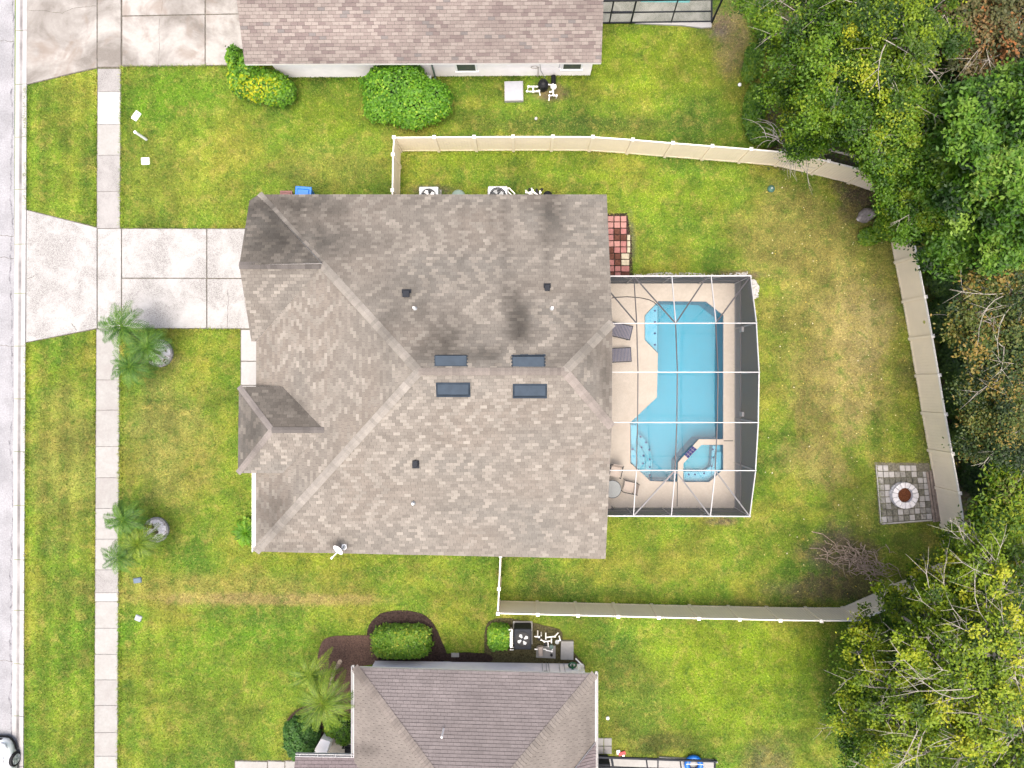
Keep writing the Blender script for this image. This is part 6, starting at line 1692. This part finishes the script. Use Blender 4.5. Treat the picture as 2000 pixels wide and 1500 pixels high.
# ---- trees
def tree(name, label, base, lobes, mat, n_leaf, leaf, bark=None, group=None, base_t=.5, spread=.27, seed=0, sub=6, twigs=6, clump=.34, trunk_r=.16, up=.55, cat='tree', flat=.55, elong=1.7, bare=0, twig_r=.012, long=0, sec=.18, drop=0.0):
    """lobes: (px, py, z, r): masses of the crown at their own height; limbs run to each, twigs and leaves fill them"""
    bark = bark or m_bark; rr = random.Random(seed)
    b = P(*base, 0); t = thing(name, label, cat, b, group)
    L = [(P(px, py, z), r) for px, py, z, r in lobes]
    cen = sum((p for p, r in L), Vector()) / len(L); fork = Vector((b.x + (cen.x - b.x) * .25, b.y + (cen.y - b.y) * .25, min(p.z for p, r in L) * .45))
    m_ = MB(); m_.tube([b - Vector((0, 0, .05)), b.lerp(fork, .5) + Vector((.05, .03, 0)), fork], [trunk_r * 1.3, trunk_r, trunk_r * .85], 10); m_.build('trunk', bark, t)
    br = MB(); cl = []; wt_ = []
    A = sum(r * r for p, r in L)
    for p, r in L:
        mid = fork.lerp(p, .5) + Vector((rr.uniform(-.3, .3), rr.uniform(-.3, .3), rr.uniform(.0, .4)))
        br.tube([fork, mid, p - Vector((0, 0, r * flat * .3))], [trunk_r * .55, trunk_r * .38, trunk_r * .2], 7)
        ns = max(3, int(sub * r))
        for k in range(ns):
            a = rr.random() * 6.283; e = math.asin(rr.uniform(-.25, 1)); q = r * rr.uniform(.55, .95)
            s = p + Vector((q * math.cos(a) * math.cos(e), q * math.sin(a) * math.cos(e), q * flat * math.sin(e)))
            m2 = p.lerp(s, .5) + Vector((rr.uniform(-.15, .15), rr.uniform(-.15, .15), rr.uniform(0, .15)))
            br.tube([p - Vector((0, 0, r * flat * .3)), m2, s], [trunk_r * sec, trunk_r * sec * .65, twig_r * 1.4], 5)
            for j in range(twigs):
                d = Vector((rr.gauss(0, 1), rr.gauss(0, 1), rr.gauss(.25, .5))).normalized() * r * rr.uniform(.18, .42)
                e2 = s + d + (s - p) * .12; br.tube([m2.lerp(s, rr.uniform(.4, 1)), e2], [twig_r, twig_r * .35], 4, caps=False)
                if rr.random() >= bare: cl.append(e2); wt_.append(r)
        for k in range(int(long * r)):        # long bare boughs showing over the leaves
            a = math.atan2((p - b).y, (p - b).x) + rr.gauss(0, .65); q = r * rr.uniform(.9, 1.7); zz = r * flat * rr.uniform(.55, 1.0); pts = []; o_ = p + Vector((rr.uniform(-.4, .4) * r, rr.uniform(-.4, .4) * r, zz * .42)); bend = rr.uniform(-.9, .9)
            for s_ in range(6):
                u = s_ / 5; pts.append(o_ + Vector((q * u * math.cos(a + bend * u), q * u * math.sin(a + bend * u), zz * .34 * math.sin(u * 2.2) )))
            br.tube(pts, [.019, .017, .014, .011, .008, .003], 5, caps=False)
            for s_ in (2, 3, 4):
                for sg in (-1, 1):
                    if rr.random() < .6:
                        a2 = a + bend * s_ / 5 + sg * rr.uniform(.25, .8); d = Vector((math.cos(a2), math.sin(a2), rr.uniform(-.25, .15))) * q * rr.uniform(.2, .5)
                        br.tube([pts[s_], pts[s_] + d * .5 + Vector((0, 0, .04)), pts[s_] + d], [.009, .006, .003], 4, caps=False)
    br.build('limbs', bark, t)
    cl = np.array([tuple(c) for c in cl]); n = len(cl)
    tc_ = base_t + spread * rng.normal(size=n); idx = rng.integers(0, n, n_leaf)
    big = .5 + .5 * np.sin(cl[:, 0] * 1.3 + seed) * np.cos(cl[:, 1] * 1.1 + seed); tc_ = tc_ + (big - .5) * spread
    sc_ = clump * (.6 + .8 * rng.random(n))
    off = rng.normal(size=(n_leaf, 3)) * sc_[idx][:, None] * np.array([1, 1, .6])
    p = cl[idx] + off - np.array([0, 0, drop]); ti = tc_[idx] + .10 * rng.normal(size=n_leaf)
    leaf_mesh('crown', p, leaf, ti, mat, t, up=up, elong=elong)
    return t
tree('oak_tree', 'broad olive-green oak spreading over the upper back corner', (1660, 170), [(1570, 50, 6.0, 2.0), (1545, 135, 4.8, 1.3), (1615, 150, 6.5, 1.9), (1680, 110, 7.2, 2.0), (1555, 205, 4.4, 1.1), (1640, 215, 5.6, 1.4), (1720, 205, 7.0, 1.9), (1620, 0, 6.2, 2.1), (1690, 30, 7.0, 1.9)], f_olive, 120000, .066, base_t=.46, seed=1, bark=m_pale, twigs=7, sub=8, twig_r=.010, spread=.24, long=.7, clump=.19)
tree('oak_tree', 'dark green oak whose low branches cross the fence corner', (1770, 330), [(1610, 252, 4.0, .8), (1680, 258, 4.8, 1.0), (1750, 290, 5.4, 1.3), (1800, 280, 6.4, 1.7), (1765, 385, 4.4, 1.0), (1810, 380, 5.2, 1.5), (1775, 435, 3.6, .8), (1560, 276, 3.0, .5)], f_oak, 74000, .066, base_t=.52, seed=2, clump=.19, sub=8, twigs=7, bark=m_pale, twig_r=.011, long=.8)
tree('young_tree', 'yellow-green airy tree at the top edge of the wood', (1760, 60), [(1690, 30, 8.0, 1.4), (1740, 70, 8.6, 1.5), (1770, 10, 8.0, 1.6), (1740, 130, 8.2, 1.2), (1820, 20, 7.8, 1.4)], f_ylw, 36000, .066, bark=m_pale, base_t=.28, seed=3, clump=.18, twig_r=.013, long=2, bare=.15)
tree('rusty_tree', 'reddish brown leaved tree with bare grey limbs at the top corner', (1960, 70), [(1880, 90, 6.8, 1.4), (1930, 50, 7.4, 1.6), (1980, 20, 7.5, 1.6), (1900, 140, 6.2, 1.1), (1960, 110, 6.8, 1.4), (2020, 90, 7.0, 1.8), (1880, 35, 7.0, 1.1)], f_rust, 34000, .08, bark=m_pale, base_t=.50, seed=4, clump=.19, bare=.25, twigs=8, twig_r=.013, long=2.2)
tree('broadleaf_tree', 'bright green broadleaf tree hanging over the right edge', (1960, 330), [(1910, 250, 7.6, 1.5), (1975, 220, 8.4, 1.6), (1880, 290, 7.0, 1.5), (1950, 280, 8.6, 1.9), (1870, 375, 6.0, 1.5), (1940, 380, 7.4, 1.8), (2010, 330, 8.4, 1.9), (1910, 450, 5.6, 1.4), (1975, 460, 6.6, 1.5), (2030, 230, 8.6, 1.7), (1810, 435, 4.2, 1.1), (1850, 470, 4.4, 1.0)], f_bright, 115000, .085, base_t=.50, seed=5, clump=.17, spread=.26, elong=2.0, sub=8)
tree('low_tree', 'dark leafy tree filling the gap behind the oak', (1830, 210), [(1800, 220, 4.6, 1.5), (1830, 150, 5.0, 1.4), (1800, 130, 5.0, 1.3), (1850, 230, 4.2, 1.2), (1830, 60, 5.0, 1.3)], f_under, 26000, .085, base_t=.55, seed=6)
tree('bare_tree', 'half bare tree with pale tangled branches beside the tan fence', (1950, 640), [(1910, 590, 4.6, 1.2), (1965, 560, 5.2, 1.4), (1900, 670, 4.0, 1.1), (1960, 660, 5.0, 1.4), (2010, 600, 5.2, 1.5), (1940, 730, 4.4, 1.2), (2000, 720, 5.0, 1.4)], f_amber, 18000, .08, bark=m_pale, base_t=.50, seed=7, clump=.24, bare=.45, twigs=9, twig_r=.011, trunk_r=.2, long=1.5)
tree('mixed_tree', 'olive tree with amber leaves and grey twigs right of the fence', (1960, 830), [(1920, 780, 4.0, 1.2), (1970, 770, 4.8, 1.3), (1915, 860, 3.6, 1.0), (1960, 850, 4.6, 1.3), (2010, 830, 5.0, 1.4), (2010, 910, 4.6, 1.2)], f_amber, 26000, .066, bark=m_pale, base_t=.24, seed=8, clump=.24, bare=.15, twig_r=.010, long=1.2)
tree('feathery_tree', 'soft yellow-green feathery shrub tree behind the fire pit fence', (1990, 1010), [(1945, 1015, 3.4, 1.0), (1985, 990, 4.0, 1.2), (1960, 1055, 3.4, 1.1), (2020, 1040, 4.0, 1.3)], f_olive, 26000, .07, base_t=.60, seed=9, clump=.30, elong=3.0)
tree('pale_limbed_tree', 'tall yellow-green tree with pale bare limbs at the lower right', (1985, 1370),
     [(1850, 1130, 7.2, 1.1), (1910, 1090, 7.6, 1.2), (1960, 1150, 8.6, 1.5), (1860, 1200, 7.8, 1.4), (1790, 1240, 6.8, 1.3), (1720, 1290, 5.4, 1.2), (1840, 1290, 8.4, 1.5), (1930, 1240, 9.2, 1.6), (1750, 1350, 6.4, 1.3), (1820, 1380, 7.8, 1.5), (1910, 1340, 9.0, 1.6), (1990, 1290, 9.4, 1.7), (1750, 1440, 6.2, 1.3), (1830, 1470, 7.4, 1.5), (1920, 1450, 8.6, 1.6), (2000, 1420, 9.2, 1.8), (2020, 1180, 8.6, 1.6), (1785, 1150, 5.4, .9), (1730, 1180, 4.6, .8), (1690, 1222, 4.2, .7), (1830, 1120, 6.0, .8), (1890, 1060, 6.4, .8), (1710, 1480, 5.2, 1.0), (1650, 1390, 4.6, .6)],
     f_ylw, 88000, .068, bark=m_pale, base_t=.50, seed=10, clump=.15, bare=.2, sub=8, twigs=7, twig_r=.014, trunk_r=.24, spread=.27, long=2.6, sec=.14, drop=.06)
tree('small_leafed_tree', 'dark small-leaved tree at the lawn edge under the pale limbed tree', (1760, 1370), [(1700, 1270, 3.2, 1.1), (1680, 1340, 3.0, 1.1), (1730, 1330, 3.8, 1.3), (1670, 1410, 2.8, 1.1), (1730, 1410, 3.6, 1.3), (1700, 1480, 3.0, 1.2), (1790, 1400, 4.0, 1.4), (1760, 1250, 3.4, 1.0), (1800, 1310, 4.0, 1.3), (1790, 1490, 4.0, 1.3)], f_oak, 56000, .066, base_t=.62, seed=11, clump=.24, bark=m_pale, long=1.5)
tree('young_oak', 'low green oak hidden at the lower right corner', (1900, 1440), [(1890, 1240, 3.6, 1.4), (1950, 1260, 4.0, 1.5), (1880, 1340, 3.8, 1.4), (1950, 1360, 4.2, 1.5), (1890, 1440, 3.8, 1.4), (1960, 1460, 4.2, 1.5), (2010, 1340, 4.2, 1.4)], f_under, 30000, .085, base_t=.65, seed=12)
# undergrowth behind the fence: each shrub a plant of its own
us = [(1850, 540, 34, 40, 1.8, 'dark shrub behind the fence below the broadleaf tree'), (1842, 620, 26, 40, 1.5, 'shrub pressed against the first long fence panel'), (1870, 700, 30, 44, 1.6, 'deep green shrub under the bare tree'), (1868, 780, 26, 36, 1.5, 'dark bushy shrub right of the fence, beside the amber leaved tree'),
      (1884, 850, 28, 36, 1.6, 'shaded shrub behind the fence above the fire pit'), (1912, 930, 30, 40, 1.8, 'almost black-green shrub behind the fire pit fence'), (1920, 500, 44, 34, 2.2, 'leafy shrub under the broadleaf tree edge'), (1980, 520, 40, 30, 2.2, 'shrub at the right border under the broadleaf tree'), (1930, 820, 44, 44, 2.0, 'wide dark shrub among the amber twigs'), (1985, 780, 40, 44, 2.0, 'dark shrub at the right border behind the amber twigs'), (1975, 920, 40, 36, 2.0, 'dark shrub at the right border above the feathery tree'),
      (1910, 620, 40, 34, 1.6, 'low shrub beneath the pale tangled branches'), (1475, 205, 20, 42, 1.0, 'low leafy shrub where the upper lawn meets the wood'), (1490, 262, 30, 20, .9, 'low shrub above the bend of the fence'), (1472, 120, 18, 34, .9, 'small shrub at the wood edge by the upper lawn'), (1498, 40, 22, 40, 1.0, 'shrub at the top edge where the wood begins'),
      (1738, 398, 26, 24, 1.0, 'leafy shrub beside the grey boulder inside the fence'), (1745, 440, 34, 26, 1.2, 'shrub overhanging the inner fence corner'), (1700, 460, 22, 16, .5, 'low weedy plant below the grey boulder')]
for k, (px, py, rx, ry, h, lab) in enumerate(us):
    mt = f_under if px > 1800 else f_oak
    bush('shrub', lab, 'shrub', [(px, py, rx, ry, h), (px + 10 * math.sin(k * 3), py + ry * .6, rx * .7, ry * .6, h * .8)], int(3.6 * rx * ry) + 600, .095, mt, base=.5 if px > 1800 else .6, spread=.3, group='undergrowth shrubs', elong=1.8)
# ferny vines where the wood floor shows, and dry grey brush over the fence
def dry_brush(label, px, py, rx, ry, z, n, seed, mat=None):
    rr = random.Random(seed); c = P(px, py, z); t = thing('dry_branch', label, 'branch', (c.x, c.y, 0))
    m_ = MB()
    for k in range(n):
        a = rr.uniform(0, 6.28); L = rr.uniform(.4, 1.4); x = c.x + rr.gauss(0, rx * .012); y = c.y + rr.gauss(0, ry * .012); zz = z + rr.uniform(-.3, .3); pts = []
        for s in range(5): u = s / 4 * L; pts.append((x + u * math.cos(a + s * .15), y + u * math.sin(a + s * .12), zz + .15 * math.sin(s)))
        m_.tube(pts, [.016, .013, .010, .007, .003], 4, caps=False)
    m_.build('twigs', mat or m_pale, t)
    m_ = MB(); m_.tube([P(px + rx, py - ry * 1.5, z - .3), c, P(px - rx * 1.2, py - ry, z + .2)], [.05, .035, .015], 6); m_.build('branch', mat or m_pale, t)
dry_brush('tangle of dead grey twigs hanging over the bend of the fence', 1555, 305, 22, 14, 2.3, 60, 3)
dry_brush('long dead pale branch arching out of the wood over the fence', 1520, 268, 26, 10, 2.8, 14, 4)
dry_brush('mass of pale bare twigs in the wood right of the fence', 1950, 560, 40, 12, 4.2, 60, 5)
dry_brush('grey moss-hung bare branches in the wood at the right edge', 1920, 650, 40, 22, 3.6, 70, 6)

# ================================================================== GRASS (real blades, in the colours of the ground below)
def grass(name, n, x0, x1, y0, y1, hgt, label, pts=None):
    if pts is None: x = rng.uniform(x0, x1, n); y = rng.uniform(y0, y1, n)
    else: x, y = pts; n = len(x)
    keep = np.ones(n, bool)
    for poly in KEEP_OUT: keep &= ~inpoly(x, y, [(p[0], p[1]) for p in poly])
    if pts is None:
        for l_ in LITTER:
            c = P(l_[0], l_[1]); s = H / F; d = ((x - c.x) / (l_[2] * s)) ** 2 + ((y - c.y) / (l_[3] * s)) ** 2; keep &= ~((d < .8) & (rng.random(n) < .75))
    x, y = x[keep], y[keep]; n = len(x)
    a = rng.uniform(0, 2 * np.pi, n); lean = rng.uniform(.3, 1.1, n); h = hgt * rng.uniform(.6, 1.5, n); w = rng.uniform(.008, .018, n)
    v = np.empty((n, 3, 3), np.float32)
    v[:, 0, 0] = x - np.sin(a) * w; v[:, 0, 1] = y + np.cos(a) * w; v[:, 0, 2] = -.002
    v[:, 1, 0] = x + np.sin(a) * w; v[:, 1, 1] = y - np.cos(a) * w; v[:, 1, 2] = -.002
    v[:, 2, 0] = x + np.cos(a) * h * np.sin(lean) * 1.3; v[:, 2, 1] = y + np.sin(a) * h * np.sin(lean) * 1.3; v[:, 2, 2] = h * np.cos(lean) + .01
    me = bpy.data.meshes.new(name); me.vertices.add(n * 3); me.vertices.foreach_set('co', v.ravel())
    me.loops.add(n * 3); me.loops.foreach_set('vertex_index', np.arange(n * 3, dtype=np.int32))
    me.polygons.add(n); me.polygons.foreach_set('loop_start', np.arange(0, n * 3, 3, dtype=np.int32)); me.polygons.foreach_set('loop_total', np.full(n, 3, dtype=np.int32))
    at = me.attributes.new('tint', 'FLOAT', 'POINT'); at.data.foreach_set('value', np.repeat(.03 + .97 * rng.random(n) ** 1.0, 3).astype(np.float32))
    me.materials.append(m_lawn); me.update()
    o = bpy.data.objects.new(name, me); col.objects.link(o); return tag(o, label, kind='stuff')
# longer, untrimmed grass where the mower does not reach: fence foot, walls, paving edges
lines = [[P(x, y, FH) for x, y in north + east + diag + south], [P(767.5, 302, FH), P(766, 400, FH)], [P(974.5, 1150, FH), P(978, 1080, FH)]]
lines += [[Vector((nw0, wY - .05, 0)), Vector((nw1, wY - .05, 0))], [P(1190, 553), P(1440, 553)], [P(1438, 553), P(1438, 992)], [P(1190, 993), P(1438, 993)], [P(237.5, 135), P(237, 445)], [P(236, 645), P(231, 1500)], [P(188.5, 140), P(184, 1500)], [P(51, 170), P(50, 408)], [P(50, 670), P(46, 1500)],
          [P(1712, 906), P(1722, 1023), P(1822, 1017)], [P(238, 445), P(470, 446)], [P(240, 643), P(470, 643)], [P(240, 129), P(460, 127)]]
gx_, gy_ = [], []
for l_ in lines:
    for p, q in zip(l_[:-1], l_[1:]):
        L = math.hypot(q.x - p.x, q.y - p.y); n = int(L * 330); t = rng.random(n); big = .5 + .5 * np.sin(t * L * 2.3 + p.x) * np.sin(t * L * .9 + p.y)
        k = rng.random(n) < .35 + .65 * big; t = t[k]; n = len(t); s = .075
        gx_.append(p.x + (q.x - p.x) * t + rng.normal(size=n) * s); gy_.append(p.y + (q.y - p.y) * t + rng.normal(size=n) * s)
grass('long_grass', 0, 0, 0, 0, 0, .12, 'longer untrimmed grass along fence foot and paving edges', pts=(np.concatenate(gx_), np.concatenate(gy_)))
xa, xb = P(48, 0).x, P(2020, 0).x; ya, yb = P(0, 1530).y, P(0, -20).y
grass('grass', 1080000, xa, xb, ya, yb, .055, 'short mown lawn grass with dry patches')
# fallen yellow leaves and pale specks on the back lawn
pts = []
while len(pts) < 230:
    px, py = random.gauss(1640, 130), random.uniform(320, 1170)
    if 1490 < px < 1800 and not (1700 < px and 900 < py < 1030): pts.append(tuple(P(px, py, .05)))
leaf_mesh('fallen_leaves', np.array(pts), .045, rng.random(len(pts)), foliage('fallen_leaf', [(.45, .33, .03), (.55, .50, .20), (.62, .58, .45)], trans=.1), up=.8)
tag(bpy.data.objects['fallen_leaves'], 'scattered small yellow fallen leaves on the back lawn', kind='stuff')
# leaf litter under the wood
pts = []
while len(pts) < 26000:
    px, py = random.uniform(1480, 2020), random.uniform(-20, 1510)
    if px > 1840 or (py < 330 and px > 1500) or (py > 1230 and px > 1720): pts.append(tuple(P(px, py, .03)))
leaf_mesh('leaf_litter', np.array(pts), .11, rng.random(len(pts)), foliage('litter_leaf', [(.05, .035, .02), (.10, .07, .04), (.05, .08, .02), (.16, .11, .07)], trans=.05), up=.85)
tag(bpy.data.objects['leaf_litter'], 'brown leaf litter and creepers on the floor of the wood', kind='stuff')
